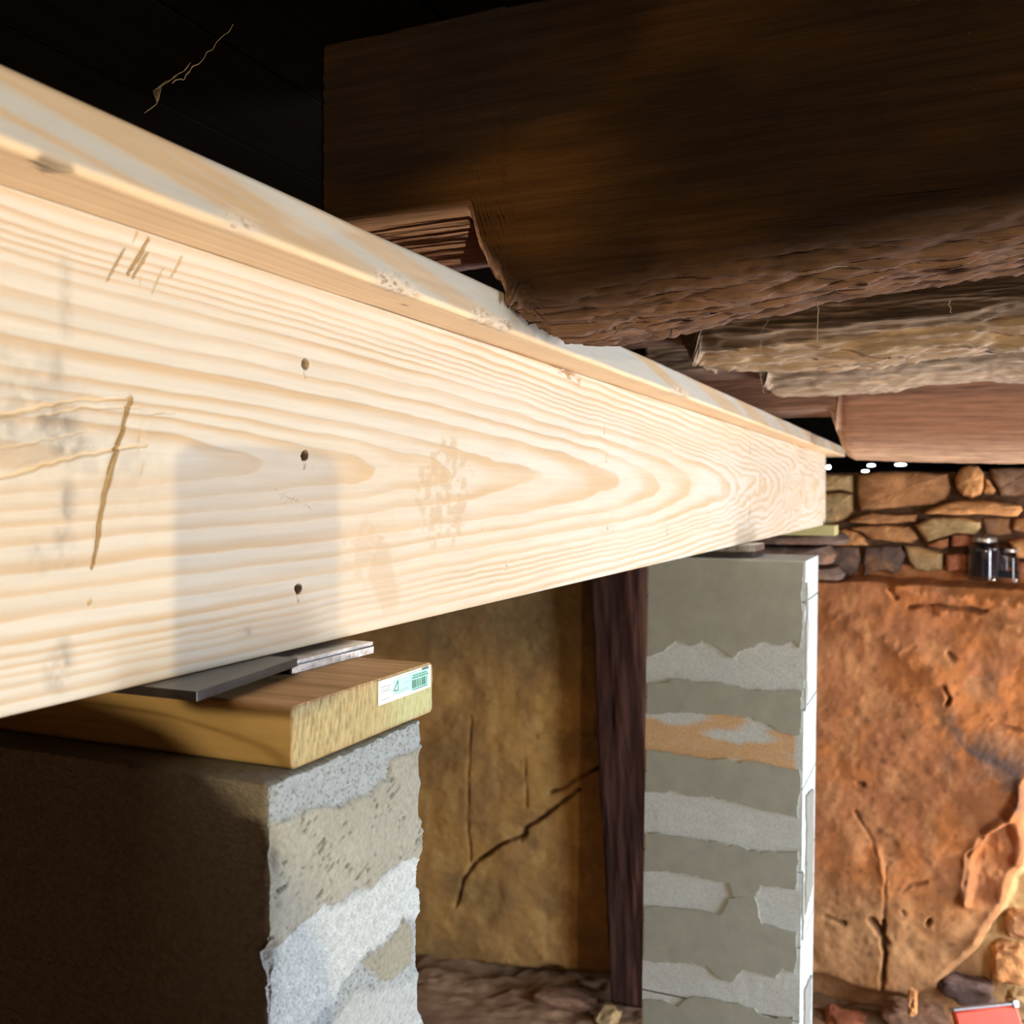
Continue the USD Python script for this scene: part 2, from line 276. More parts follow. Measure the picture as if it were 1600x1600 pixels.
def upx(pts, Z0): r_ = ray(np.array([p[0] for p in pts]), np.array([p[1] for p in pts])); w = r_ * (Z0 / r_[:, 2:3]); return [(q[1], q[0]) for q in w]
k = inside(Yg + 0.012 * (fbm(n3(Yg * 40, Xg * 260), 2, 5) - .5), Xg, upx([(50, 255), (70, 236), (100, 245), (142, 264), (110, 268), (60, 266)], TZ0), .003) * (1 - edge)
col = mixc(col, [0.07, 0.06, 0.05], 0.8 * k * np.clip(fbm(n3(Yg * 50, Xg * 400), 2, 6) * 1.8, 0, 1))
H = np.zeros(Yg.shape)
arr = np.exp(-(((Zg - TZ0 - .004) / .007) ** 2)) * sstep(TX0 - .012, TX0 - .002, Xg)      # bruised, barky arris
for pts, st in [([(585, 428), (650, 458)], 1.0), ([(740, 492), (795, 512)], 1.4), ([(1050, 605), (1075, 618)], 1.3), ([(600, 436), (625, 446)], 1.2), ([(350, 350), (395, 366)], .8)]:
    y0, y1 = onX(np.array([p[0] for p in pts]), np.array([p[1] for p in pts]), TX0)[:, 1]
    w = sstep(y0 - .01, y0 + .01, Yg) * (1 - sstep(y1 - .01, y1 + .02, Yg)) * arr * st
    nn = fbm(n3(Yg * 160, Zg * 260), 3, 23) - 0.5
    H += 0.0028 * w * nn; col = mixc(col, mixc(np.array([0.60, .51, .41]), np.array([0.30, .21, .13]), sstep(.08, .22, -nn)), np.clip(w * .8, 0, .7))
for (px, py), rr_, st in [((632, 477), .006, .9)]:
    (sy, sx), = upx([(px, py)], TZ0); d = np.hypot((Yg - sy) * .35, Xg - sx); k = np.exp(-(d / .0022) ** 2) * (1 - edge); col = mixc(col, [0.2, .11, .05], .8 * k)
P[..., 0] += H; P[..., 2] += (noise(n3(Yg * 9, 0.2)) - .5) * .0012
v, f = capped(P); vc = np.vstack([col.reshape(-1, 3), [0.6, .45, .3], [0.6, .45, .3]])
obj('top_plate', (v, orient(v - v.mean(0), f)), M['pine'], col=vc, label='flat pine plank lying along the top of the girder, overhanging its face', cat='plank')

# ------------------------------------------------------------------ near pier, top block seen close
NX, NY0, NY1, NZ = -0.367, 0.478, 0.664, -0.1705
NPIER = thing('block_pier', 'near mortar-smeared concrete block pier under the wooden block', 'pier')
def near_block(z0, z1, dense):
    nx, ny, nz_ = (330, 235, 300) if dense else (12, 8, 8)
    pr = [(x, NY0) for x in np.linspace(NX - 0.39, NX, nx)[:-1]] + [(NX, y) for y in np.linspace(NY0, NY1, ny)[:-1]] + [(x, NY1) for x in np.linspace(NX, NX - 0.39, 50 if dense else nx)[:-1]] + [(NX - 0.39, y) for y in np.linspace(NY1, NY0, 8)[:-1]]
    pr = np.array(pr); zz = np.linspace(z0, z1, nz_)
    P = np.zeros((len(zz), len(pr), 3)); P[..., :2] = pr[None]; P[..., 2] = zz[:, None]
    return P
def npx(pts): w = onX(np.array([p[0] for p in pts]), np.array([p[1] for p in pts]), NX); return [(q[1], q[2]) for q in w]
z_low = NZ - 0.25
P = near_block(NZ, z_low, True)
Xg, Yg, Zg = P[..., 0].copy(), P[..., 1].copy(), P[..., 2].copy()
wy = Yg + 0.010 * (fbm(n3(Yg * 90, Zg * 90), 3, 41) - .5); wz = Zg + 0.010 * (fbm(n3(Yg * 90, Zg * 90, 5), 3, 42) - .5)
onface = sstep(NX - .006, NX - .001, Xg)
sm = inside(wy, wz, npx([(420, 1292), (440, 1280), (486, 1259), (531, 1255), (563, 1247), (587, 1231), (606, 1216), (608, 1182), (640, 1171), (700, 1150), (700, 1320), (653, 1336), (634, 1341), (597, 1364), (586, 1382), (569, 1390), (539, 1399), (489, 1424), (432, 1478), (405, 1500), (405, 1300)]), .0022)
sm2 = inside(wy, wz, npx([(564, 1502), (631, 1438), (641, 1448), (641, 1502), (601, 1539), (581, 1516)]), .0018)
sm3 = inside(wy, wz, npx([(500, 1620), (560, 1545), (620, 1540), (680, 1500), (680, 1700), (500, 1700)]), .003)
wh = inside(wy, wz, npx([(405, 1500), (432, 1478), (489, 1424), (540, 1410), (590, 1380), (634, 1341), (690, 1310), (690, 1450), (640, 1432), (560, 1500), (520, 1560), (420, 1680)]), .004)
tri2 = inside(wy, wz, npx([(640, 1175), (668, 1170), (668, 1225), (655, 1222)]), .002)
smooth_m = np.clip(sm + sm2 + .6 * sm3, 0, 1) * onface
gr = noise(n3(Xg * 620, Yg * 620, Zg * 620), 50) ; gr2 = noise(n3(Xg * 800, Yg * 800, Zg * 800), 51)
pits = sstep(.55, .8, gr)
drag = noise(n3(Yg * 150 + Zg * 80, Zg * 520 - Yg * 190), 52)
dragpit = sstep(.64, .86, drag) * sstep(.44, .62, fbm(n3(Yg * 90, Zg * 90), 3, 53))
h = (1 - smooth_m) * (0.0018 * (gr - .5) + .0009 * (gr2 - .5) - .0014 * pits) + smooth_m * (0.0022 + 0.0008 * (fbm(n3(Yg * 40, Zg * 60), 3, 54) - .5) - .0016 * dragpit)
h += onface * 0.002 * (fbm(n3(Yg * 30, Zg * 30), 3, 55) - .5)
gc = mixc(np.array([0.30, .335, .36]), np.array([0.13, .135, .145]), pits * .85)
gc = mixc(gc, np.array([0.47, .51, .53]) * (0.72 + .55 * gr2[..., None]), wh * onface * .85)
sc = mixc(np.array([0.335, .33, .29]), np.array([0.27, .265, .23]), fbm(n3(Yg * 25, Zg * 25), 3, 56)); sc = mixc(sc, [0.15, .15, .135], dragpit)
sc = mixc(sc, np.array([0.42, .455, .465]), (sm3 * .9)); sc = mixc(sc, np.array([0.25, .245, .20]), sm2 * .8); sc = mixc(sc, np.array([.22, .22, .2]), tri2 * .5)
col = mixc(gc, sc, smooth_m)
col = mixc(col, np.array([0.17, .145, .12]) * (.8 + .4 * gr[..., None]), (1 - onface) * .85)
# displace outward along each side, chip the corners
cx = np.array([NX - .195, (NY0 + NY1) / 2])
dxn = np.where(np.abs(Xg - NX) < 1e-6, 1.0, np.where(np.abs(Xg - NX + .39) < 1e-6, -1., 0.)); dyn = np.where(np.abs(Yg - NY0) < 1e-6, -1.0, np.where(np.abs(Yg - NY1) < 1e-6, 1., 0.))
chip = np.exp(-(np.hypot(Xg - NX, np.minimum(np.abs(Yg - NY0), np.abs(Yg - NY1))) / .006) ** 2) * (0.004 * fbm(n3(Yg * 0 + 1, Zg * 130), 3, 57) + .006 * sstep(.5, .8, noise(n3(Zg * 55, Yg * 3), 58)))
P[..., 0] += dxn * (h - chip); P[..., 1] += dyn * (h - chip * 1.2)
P[..., 2] += np.exp(-((Zg - NZ) / .004) ** 2) * .004 * (fbm(n3(Xg * 120, Yg * 120), 3, 59) - .75)
ins = []; cen_ = np.array([NX - .195, (NY0 + NY1) / 2, 0])
for t in (.96, .85, .5, .1):
    q = P[0].copy(); q[:, :2] = cen_[:2] + (q[:, :2] - cen_[:2]) * t; q[:, 2] = NZ + .0006 * (noise(q * 200, 60) - .5); ins.append(q)
P = np.concatenate([np.array(ins[::-1]), P]); col = np.concatenate([np.broadcast_to([.20, .19, .18], (4,) + col.shape[1:]), col])
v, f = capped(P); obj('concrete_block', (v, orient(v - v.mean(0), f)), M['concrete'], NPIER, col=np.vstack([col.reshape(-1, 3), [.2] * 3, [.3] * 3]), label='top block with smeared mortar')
z = z_low
while z > -EZ + .05:
    z2 = max(z - .19, -EZ)
    P = near_block(z - .01, z2, False); v, f = capped(P); obj('concrete_block', (v, orient(v - v.mean(0), f)), M['concrete'], NPIER, col=[.34, .34, .33])
    obj('mortar_joint', box(NX - .385, NX - .004, NY0 + .004, NY1 - .004, z - .01, z, .001), M['mortar'], NPIER, col=[.40, .39, .35]); z = z2

# ------------------------------------------------------------------ treated wooden block on the near pier
KX, KY0, KY1, KZ0, KZ1 = -0.372, 0.506, 0.689, -0.1700, -0.1311
def rrect(y0, y1, z0, z1, r, d):
    pts = []
    def line(a, b):
        n = max(2, int(math.hypot(b[0] - a[0], b[1] - a[1]) / d)); pts.extend([(a[0] + (b[0] - a[0]) * t, a[1] + (b[1] - a[1]) * t) for t in np.linspace(0, 1, n)[:-1]])
    def arc(cx, cz, a0):
        pts.extend([(cx + r * math.cos(a0 + t), cz + r * math.sin(a0 + t)) for t in np.linspace(0, math.pi / 2, 6)[:-1]])
    line((y0 + r, z0), (y1 - r, z0)); arc(y1 - r, z0 + r, -math.pi / 2); line((y1, z0 + r), (y1, z1 - r)); arc(y1 - r, z1 - r, 0)
    line((y1 - r, z1), (y0 + r, z1)); arc(y0 + r, z1 - r, math.pi / 2); line((y0, z1 - r), (y0, z0 + r)); arc(y0 + r, z0 + r, math.pi)
    return np.array(pts)
pr = rrect(KY0, KY1, KZ0, KZ1, .0045, .0011)
xs = np.concatenate([np.linspace(KX - .42, KX - .2, 40), np.linspace(KX - .198, KX - .001, 130)])
rings = [np.column_stack([np.full(len(pr), x), pr]) for x in xs]
hm = (KZ1 - KZ0) / 2; med = np.column_stack([np.clip(pr[:, 0], KY0 + hm, KY1 - hm), np.full(len(pr), KZ0 + hm)])
rings.append(np.column_stack([np.full(len(pr), KX - .0006), pr]))
P = np.array(rings); Xg, Yg, Zg = P[..., 0].copy(), P[..., 1].copy(), P[..., 2].copy()
top = sstep(KZ1 - .004, KZ1 - .001, Zg)
el = np.hypot((Xg - KX + .17) / .16, (Zg - KZ0 - .002) / .026) + .10 * (fbm(n3(Xg * 14, Zg * 40), 2, 64) - .5)
sg = np.exp(-((el - 1) / .05) ** 2) + .6 * np.exp(-((el - .55) / .05) ** 2)
scol = mixc(np.array([0.40, .27, .115]), np.array([0.24, .15, .055]), np.clip(.8 * sg + .5 * (fbm(n3(Xg * 8, Zg * 300), 3, 65) - .4), 0, 1))
tcol = mixc(np.array([0.70, .45, .24]), np.array([0.46, .28, .13]), np.clip(1.8 * fbm(n3(Xg * 10, Yg * 160), 3, 66) - .5, 0, 1))
kx = np.exp(-(np.hypot(Xg + .44, Yg - .60) / .003) ** 2); tcol = mixc(tcol, [.05, .03, .02], kx)
col = mixc(scol, tcol, top)
P[..., 1] += .0006 * (fbm(n3(Xg * 20, Zg * 60), 2, 67) - .5)
v, f = capped(P)
ya = np.linspace(KY0, KY1, 270); ta = np.linspace(0, 1, 64); dyc = np.minimum(ya - KY0, KY1 - ya); dl = np.where(dyc < .0045, .0045 - np.sqrt(np.maximum(.0045 ** 2 - (.0045 - dyc) ** 2, 0)), 0)
Ye, Te = np.meshgrid(ya, ta, indexing='ij'); Ze = KZ0 + dl[:, None] + (KZ1 - KZ0 - 2 * dl[:, None]) * Te
endg = (np.hypot((Ye - KY0 + .10), (Ze - KZ0 - .25) * .35) / .0085 + .6 * fbm(n3(Ye * 60, Ze * 60), 2, 62)) % 1
ef = np.exp(-((endg - .5) / .14) ** 2); fib = noise(n3(Ye * 700, Ze * 180), 63)
ecol = mixc(np.array([0.44, .36, .18]), np.array([0.24, .19, .09]), np.clip(.45 * ef + .6 * sstep(.5, .9, fib) * (1 - .6 * sstep(.58, .64, Ye)), 0, 1))
ecol = mixc(ecol, np.array([0.46, .53, .29]), sstep(.59, .66, Ye + .02 * (fbm(n3(Ye * 40, Ze * 40), 2, 69) - .5)) * .6)
edge_b = np.exp(-np.minimum(Te, 1 - Te) / .05) + np.exp(-dyc[:, None] / .002); ecol = mixc(ecol, [.30, .17, .09], np.clip(edge_b * .6, 0, .6))
Xe = KX + .0009 * (fib - .5) - .0008 * np.exp(-((endg - .9) / .08) ** 2)
Xe = np.where((Te < .001) | (Te > .999) | (dyc[:, None] < 1e-5), KX - .0012, Xe)
WB = thing('wooden_block', 'treated pine block with a green and white price sticker, lying on the near pier', 'block')
obj('timber', (v, orient(v - v.mean(0), f)), M['treated'], WB, col=np.vstack([col.reshape(-1, 3), [.4, .3, .14], [.4, .3, .14]]))
obj('end_grain', (np.stack([Xe, Ye, Ze], -1).reshape(-1, 3), gridfaces(*Ye.shape)), M['treated'], WB, col=ecol.reshape(-1, 3), label='pale greenish sawn end')
# the sticker on its end
LX = KX + 0.0007
lab = lambda n, c, **k: mat(n, color=c, rough=.45, spec=.4, vary=.03, bump=.02, **k)
L_W, L_T, L_D, L_L = lab('label_white', (.86, .86, .86)), lab('label_teal', (.33, .80, .68)), lab('label_ink', (.05, .13, .13)), lab('label_pale', (.45, .83, .78))
ly0, ly1 = onX(590, 1095, KX)[1], onX(671.5, 1065, KX)[1]
lz1, lz0 = -0.1325, -0.1498
LAB = obj('sticker', box(LX - .0006, LX, ly0, ly1, lz0, lz1), L_W, WB, label='white and green paper price sticker')
def lb(u0, u1, w0, w1, m_, lift=.0002, nm='print'):
    b_ = box(LX - .0001, LX + lift, ly0 + u0 * (ly1 - ly0), ly0 + u1 * (ly1 - ly0), lz0 + w0 * (lz1 - lz0), lz0 + w1 * (lz1 - lz0)); obj(nm, b_, m_, LAB)
lb(.26, .60, .20, .86, L_L, nm='pale_panel'); lb(.60, .95, .12, .86, L_T, nm='green_panel')
rng = random.Random(5); u_ = .62
bars = []
while u_ < .92:
    w_ = rng.choice([.008, .012, .02]); bars.append(box(LX - .0001, LX + .0004, ly0 + u_ * (ly1 - ly0), ly0 + (u_ + w_) * (ly1 - ly0), lz0 + .22 * (lz1 - lz0), lz0 + .58 * (lz1 - lz0))); u_ += w_ + rng.choice([.008, .012, .02])
obj('barcode', trimesh.util.concatenate(bars), L_D, LAB)
txt = []
def dashes(u0, u1, w, hgt, seed):
    q = random.Random(seed); u = u0
    while u < u1:
        l = q.uniform(.012, .03); txt.append(box(LX - .0001, LX + .0004, ly0 + u * (ly1 - ly0), ly0 + min(u + l, u1) * (ly1 - ly0), lz0 + w * (lz1 - lz0), lz0 + (w + hgt) * (lz1 - lz0))); u += l + q.uniform(.008, .016)
for a in [(.62, .94, .64, .06, 1), (.64, .92, .74, .05, 2), (.64, .93, .13, .05, 3)]: dashes(*a)
obj('small_print', trimesh.util.concatenate(txt), L_D, LAB); txt = []
lb(.82, .95, .88, .98, L_D, .0004, 'dark_box')
for a in [(.05, .22, .70, .03, 4), (.05, .20, .60, .03, 5), (.05, .22, .50, .04, 6), (.05, .2, .18, .03, 7), (.30, .55, .26, .03, 8), (.30, .55, .34, .03, 9), (.45, .58, .6, .03, 10), (.3, .8, .91, .025, 11)]: dashes(*a)
obj('small_print', trimesh.util.concatenate(txt), lab('label_greyink', (.30, .42, .45)), LAB)
tri3 = [(.27, .40), (.35, .38), (.345, .80)]; tp3 = [(LX + .0003, ly0 + a * (ly1 - ly0), lz0 + b * (lz1 - lz0)) for a, b in tri3]
obj('triangle_mark', trimesh.util.concatenate([trimesh.Trimesh(*tube([tp3[i], tp3[(i + 1) % 3]], .0003, 5)) for i in range(3)]), L_D, LAB)

# ------------------------------------------------------------------ steel shims on the block
def shim(corners, z0, z1, label, mt='steel'):
    p = Polygon([(c[0], c[1]) for c in corners]).buffer(-.0006).buffer(.0006, quad_segs=2)
    m_ = trimesh.creation.extrude_polygon(p, z1 - z0); m_.apply_translation([0, 0, z0])
    return obj('steel_shim', m_, M[mt], label=label, cat='shim', smooth=30)
TS = thing('steel_shim', 'thick steel shim on the wooden block, farther one with bright scraped edge', 'shim')
p = Polygon([(-.4425, .600), (-.4395, .708), (-.56, .708), (-.56, .600)]); m_ = trimesh.creation.extrude_polygon(p, .0059); m_.apply_translation([0, 0, -.1311]); obj('plate', m_, M['steel'], TS)
p = Polygon([(-.4405, .600), (-.4375, .708), (-.4395, .708), (-.4425, .600)]); m_ = trimesh.creation.extrude_polygon(p, .0054); m_.apply_translation([0, 0, -.1309]); obj('scraped_edge', m_, M['bright_steel'], TS, label='bright scraped edge')
shim([(-.418, .474), (-.437, .602), (-.56, .602), (-.56, .474)], -.1252, -.1192, 'dark steel shim nearest the camera, overhanging the wooden block')
shim([(-.443, .6035), (-.4415, .7135), (-.56, .7135), (-.56, .6035)], -.1252, -.1225, 'thin steel shim stacked on top of the thick one', 'bright_steel')

# ------------------------------------------------------------------ far pier
FX1, FX0, FY0, FY1, FZ = -.300, -.672, 2.345, 2.585, -.150
FPIER = thing('block_pier', 'far concrete block pier with broad dark mortar bands under the girder', 'pier')
zs = [FZ] + [onY(1120, q_, FY0)[2] for q_ in (935, 1098, 1218, 1344, 1458, 1570)]; zs += list(np.arange(zs[-1] - .19, -EZ + .05, -.19)) + [-EZ]
def solid_box(x0, x1, y0, y1, z0, z1, n, amp, seed, fr_):
    m_ = box(x0, x1, y0, y1, z0, z1); 
    vv, ff = trimesh.remesh.subdivide_to_size(m_.vertices, m_.faces, n); mm = trimesh.Trimesh(vv, ff, process=True)
    d = np.array(mm.vertices); nr = mm.vertex_normals; mm.vertices = d + nr * (amp * (fbm(d * fr_, 3, seed) - .5))[:, None]
    return mm
def drift(z): return .013 * (z - FZ)      # the pier leans a little out of plumb
for i in range(len(zs) - 1):
    vis = zs[i] > -1.3
    mm = solid_box(FX0, FX1, FY0, FY1, zs[i + 1] + .002, zs[i] - (.002 if i else 0), .025 if vis else .2, .0012, 70 + i, 60)
    vv = np.array(mm.vertices); vv[:, 0] += drift(vv[:, 2]); 
    cc = mixc(np.array([.57, .61, .61]), np.array([.49, .52, .51]), fbm(vv * 18, 3, 71)); 
    if i == 2:
        st_ = sstep(.40, .55, fbm(vv * [12, 12, 30], 3, 72) + .25 * sstep(.12, .03, vv[:, 2] - zs[3])); cc = mixc(cc, np.array([.60, .36, .16]), st_ * .85 * (vv[:, 0] < FX1 - .012 + drift(vv[:, 2])))
    obj('concrete_block', (vv, mm.faces), M['concrete'], FPIER, col=cc, smooth='flat', **({'label': 'block stained orange with clay'} if i == 2 else {}))
    if i: 
        mj = box(FX0 + .001, FX1 - .001, FY0 + .001, FY1 - .001, zs[i] - .006, zs[i] + .006); mj.apply_translation([drift(zs[i]), 0, 0]); obj('mortar_joint', mj, M['mortar'], FPIER, col=[.25, .25, .22])
def fpo(pts): w = onY(np.array([p[0] for p in pts], float), np.array([p[1] for p in pts], float), FY0); return [(q[0], q[2]) for q in w]
def ragged(pts, amp, seed):
    p = np.array(Polygon(pts).segmentize(.006).exterior.coords)[:-1]
    return p + amp * np.column_stack([fbm(n3(p[:, 0] * 40, p[:, 1] * 40, seed), 4, seed) - .5, fbm(n3(p[:, 0] * 40, p[:, 1] * 40, seed + .5), 4, seed + 7) - .5])
bands = [[(1000, 850), (1257, 868), (1250, 1013), (1238, 1002), (1222, 1012), (1200, 1002), (1165, 1012), (1148, 1030), (1120, 1008), (1100, 1000), (1085, 1012), (1060, 998), (1040, 1015), (1004, 1028)],
         [(1004, 1068), (1060, 1062), (1130, 1070), (1200, 1080), (1251, 1078), (1251, 1150), (1220, 1143), (1195, 1125), (1150, 1118), (1080, 1112), (1003, 1116)],
         [(1002, 1168), (1060, 1180), (1120, 1186), (1190, 1192), (1250, 1204), (1249, 1276), (1220, 1272), (1180, 1262), (1130, 1250), (1085, 1243), (1050, 1236), (1000, 1238)],
         [(998, 1300), (1060, 1306), (1130, 1318), (1190, 1330), (1247, 1333), (1246, 1390), (1190, 1384), (1180, 1400), (1148, 1400), (1140, 1380), (1080, 1368), (1040, 1358), (997, 1362)],
         [(996, 1412), (1060, 1418), (1130, 1428), (1143, 1400), (1184, 1402), (1186, 1440), (1215, 1448), (1245, 1455), (1243, 1520), (1225, 1512), (1210, 1530), (1190, 1518), (1160, 1515), (1140, 1536), (1118, 1525), (1106, 1508), (1080, 1504), (994, 1500)],
         [(992, 1560), (1060, 1568), (1090, 1555), (1120, 1560), (1180, 1576), (1200, 1590), (1240, 1590), (1238, 1660), (990, 1640)]]
for k, b in enumerate(bands):
    pg = Polygon(ragged(fpo(b), .022, 80 + k)).buffer(0).intersection(Polygon([(FX0 + .004 + drift(z_), z_) for z_ in (FZ - .004, -2.2)] + [(FX1 - .004 + drift(z_), z_) for z_ in (-2.2, FZ - .004)]))
    if pg.geom_type != 'Polygon': pg = max(pg.geoms, key=lambda g: g.area)
    m_ = trimesh.creation.extrude_polygon(pg, .010)
    vv = np.array(m_.vertices); vv = np.column_stack([vv[:, 0], FY0 - .0035 + vv[:, 2] * .9, vv[:, 1]])
    obj('mortar_smear', (vv, orient(vv - vv.mean(0), m_.faces)), M['mortar'], FPIER, col=[.335, .34, .295], smooth='flat')
# a pale slip of laitance along the top, and grey smears on the narrow side
def spx(pts): w = onX(np.array([p[0] for p in pts], float), np.array([p[1] for p in pts], float), FX1); return [(q[1], q[2]) for q in w]
def side_smear(y0, y1, z0, z1, seed, c):
    pg = Polygon(ragged([(y0, z0), (y1, z0 + .02), (y1, z1 - .02), (y0, z1)], .04, seed)).buffer(0)
    if pg.geom_type != 'Polygon': pg = max(pg.geoms, key=lambda g: g.area)
    m_ = trimesh.creation.extrude_polygon(pg, .010); vv = np.array(m_.vertices); vv = np.column_stack([FX1 - .006 + vv[:, 2] + drift(vv[:, 1]), np.clip(vv[:, 0], FY0 + .002, FY1 - .002), vv[:, 1]])
    obj('mortar_smear', (vv, orient(vv - vv.mean(0), m_.faces)), M['mortar'], FPIER, col=c, smooth='flat')
side_smear(FY0 + .06, FY0 + .19, -.98, -.70, 91, [.25, .25, .22]); side_smear(FY0 + .07, FY0 + .18, -1.45, -1.16, 92, [.27, .27, .25])
side_smear(FY0 + .004, FY0 + .035, -.50, -.20, 93, [.30, .30, .27]); side_smear(FY0 + .004, FY0 + .03, -1.02, -.86, 94, [.30, .30, .27])
shim([(-.43, 2.40), (-.43, 2.55), (-.60, 2.55), (-.60, 2.40)], FZ + .0015, FZ + .013, 'thick steel shim lying on top of the far pier')
shim([(-.425, 2.41), (-.425, 2.54), (-.60, 2.54), (-.60, 2.41)], FZ + .015, BZ0 - .0005, 'upper steel shim between the girder and the far pier', 'bright_steel')
obj('steel_shim', box(-.59, -.44, 2.42, 2.53, FZ + .013, FZ + .015), M['bright_steel'], label='thin steel shim sandwiched between the two on the far pier', cat='shim')

# ------------------------------------------------------------------ hewn log joists
def log_joist(label, y0, y1, bot, topz, x0, x1, colf, seed, shag=1.0, step=.006, notch_shag=.3, rnd=.12, nx=-.405, band=.05, fib=1.0):
    """bot: list of (X, z) for the underside, including the notch over the plate."""
    xs = np.arange(x0, x1, step) if step else np.linspace(x0, x1, 40)
    vis = xs < .35; xs = np.concatenate([xs[vis], np.linspace(.35, x1, 14)])
    bx, bz = np.array(bot).T; bzs = np.interp(xs, bx, bz)
    n = 260; w = y1 - y0; rr_ = min(.5 * w, .09)
    prf = rrect(0, 1, 0, 1, .02, .012)                       # unit section; shape it as a rounded hewn log
    P = np.zeros((len(xs), len(prf), 3))
    t, q = prf[:, 0], prf[:, 1]
    for i, x in enumerate(xs):
        hgt = topz - bzs[i]
        yy = y0 + w * t; zz = bzs[i] + hgt * q
        # ease the bottom corners
        full = sstep(.215, .20, np.array(bzs[i])) if x < -.35 else 1.0
        ez = .40 * np.minimum(w, .25)
        cy = np.clip((np.abs(t - .5) * 2 - .35) / .65, 0, 1); low = np.exp(-(q * hgt / (.035 + .25 * max(rnd - .12, 0))) ** 2)
        zz = zz + low * ez * .45 * cy ** 2.2 * (.12 + (rnd * 8.33 - .12) * sstep(nx, nx + .014, x))
        P[i, :, 0] = x; P[i, :, 1] = yy; P[i, :, 2] = zz
    X_, Y_, Z_ = P[..., 0], P[..., 1], P[..., 2]
    low = np.exp(-np.clip(Z_ - bzs[:, None], 0, 1) / band)
    notch = (X_ < nx).astype(float)
    stretch = n3(X_ * 9 / fib, Y_ * 70 * fib, Z_ * 70 * fib)
    nz_ = fbm(stretch, 4, seed) - .5; ridg = 1 - np.abs(2 * fbm(n3(X_ * 13 / fib, Y_ * 95 * fib, Z_ * 95 * fib), 3, seed + 3) - 1)
    big = fbm(n3(X_ * 3, Y_ * 8, Z_ * 8), 3, seed + 5) - .5
    amp = .004 + (.020 * shag * low) * (1 - notch * (1 - notch_shag))
    cyv, czv = (y0 + y1) / 2, (topz + bzs[:, None]) / 2
    dy, dz = (Y_ - cyv) / w, (Z_ - czv) / (topz - bzs[:, None]); L_ = np.maximum(np.maximum(np.abs(dy), np.abs(dz)), 1e-6)
    disp = amp * (1.2 * nz_ + .8 * (ridg - .8)) + .012 * big * (1 - notch)
    P[..., 1] += disp * np.clip(dy / L_, -1, 1); P[..., 2] += disp * np.clip(dz / L_, -1, 1)
    P[..., 2] = np.where(notch > 0, np.maximum(P[..., 2], TZ1 + .002), P[..., 2])
    under = notch * sstep(.80, 1.0, -dz * 2) ; v, f = capped(P); c = colf(X_, Y_, Z_, low * (1 - notch), under, nz_, ridg); vc = np.vstack([c.reshape(-1, 3), c[0, 0], c[-1, 0]])
    return obj('log_joist', (v, orient(v - v.mean(0), f)), M['log'], col=vc, label=label, cat='log')
def c1(X_, Y_, Z_, low, notch, nz_, ridg):
    amber = sstep(.45, .65, fbm(n3(X_ * 5 + 3, Y_ * 2, Z_ * 9), 3, 101)) * (1 - .6 * sstep(-.25, -.1, X_))
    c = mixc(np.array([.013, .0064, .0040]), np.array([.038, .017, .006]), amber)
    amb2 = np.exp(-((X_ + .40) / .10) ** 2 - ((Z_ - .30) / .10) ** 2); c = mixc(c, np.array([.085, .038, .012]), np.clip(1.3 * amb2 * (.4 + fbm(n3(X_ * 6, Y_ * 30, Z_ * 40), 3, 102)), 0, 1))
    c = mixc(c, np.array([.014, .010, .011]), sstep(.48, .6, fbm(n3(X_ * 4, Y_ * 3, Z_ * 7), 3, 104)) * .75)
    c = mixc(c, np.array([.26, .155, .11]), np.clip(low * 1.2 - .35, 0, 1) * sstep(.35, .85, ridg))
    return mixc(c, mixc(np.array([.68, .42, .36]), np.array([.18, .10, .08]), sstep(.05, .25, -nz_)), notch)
def c2(X_, Y_, Z_, low, notch, nz_, ridg):
    c = mixc(np.array([.66, .49, .33]), np.array([.32, .225, .15]), sstep(.5, .75, ridg)); c = mixc(c, np.array([.54, .41, .31]), np.clip(low - .3, 0, 1) * sstep(.4, .7, ridg))
    return mixc(c, np.array([.42, .26, .20]), notch)
def c4(X_, Y_, Z_, low, notch, nz_, ridg):
    c = mixc(np.array([.36, .17, .10]), np.array([.27, .13, .08]), fbm(n3(X_ * 4, Y_ * 20, Z_ * 24), 3, 107)); c = mixc(c, np.array([.66, .42, .28]), np.clip(low * 1.4 - .2, 0, 1))
    return mixc(c, np.array([.42, .26, .19]), notch)
N_ = .288
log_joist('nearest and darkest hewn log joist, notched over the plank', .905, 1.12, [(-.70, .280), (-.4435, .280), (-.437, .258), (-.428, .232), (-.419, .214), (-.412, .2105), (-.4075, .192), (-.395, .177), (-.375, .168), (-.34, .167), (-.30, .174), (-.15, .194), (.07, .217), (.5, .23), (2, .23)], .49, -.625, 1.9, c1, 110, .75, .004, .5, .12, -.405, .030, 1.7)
log_joist('second log joist back, shaggy brown bark along its underside', 1.70, 1.88, [(-.75, .285), (-.432, .285), (-.425, .262), (-.415, .243), (-.405, .233), (-.3, .230), (-.1, .232), (.11, .247), (.5, .25), (2, .25)], .49, -.70, 1.9, c2, 120, 1.5, .005, .3, .2)
log_joist('third log joist back, grey-brown with an arched pale lower edge', 2.42, 2.62, [(-.75, .303), (-.425, .303), (-.418, .282), (-.408, .258), (-.39, .246), (-.2, .248), (-.05, .266), (.08, .270), (.2, .256), (.5, .25), (2, .25)], .49, -.70, 1.9, c2, 130, .9, .006, .3, .25)
log_joist('farthest log joist, smooth reddish wood with pale rounded underside', 3.25, 3.50, [(-.9, .262), (-.345, .262), (-.335, .235), (-.325, .20), (-.315, .165), (-.30, .132), (-.28, .120), (-.1, .112), (.203, .0987), (.5, .10), (2, .10)], .49, -.90, 1.9, c4, 140, .35, .008, .3, .5, -.325)

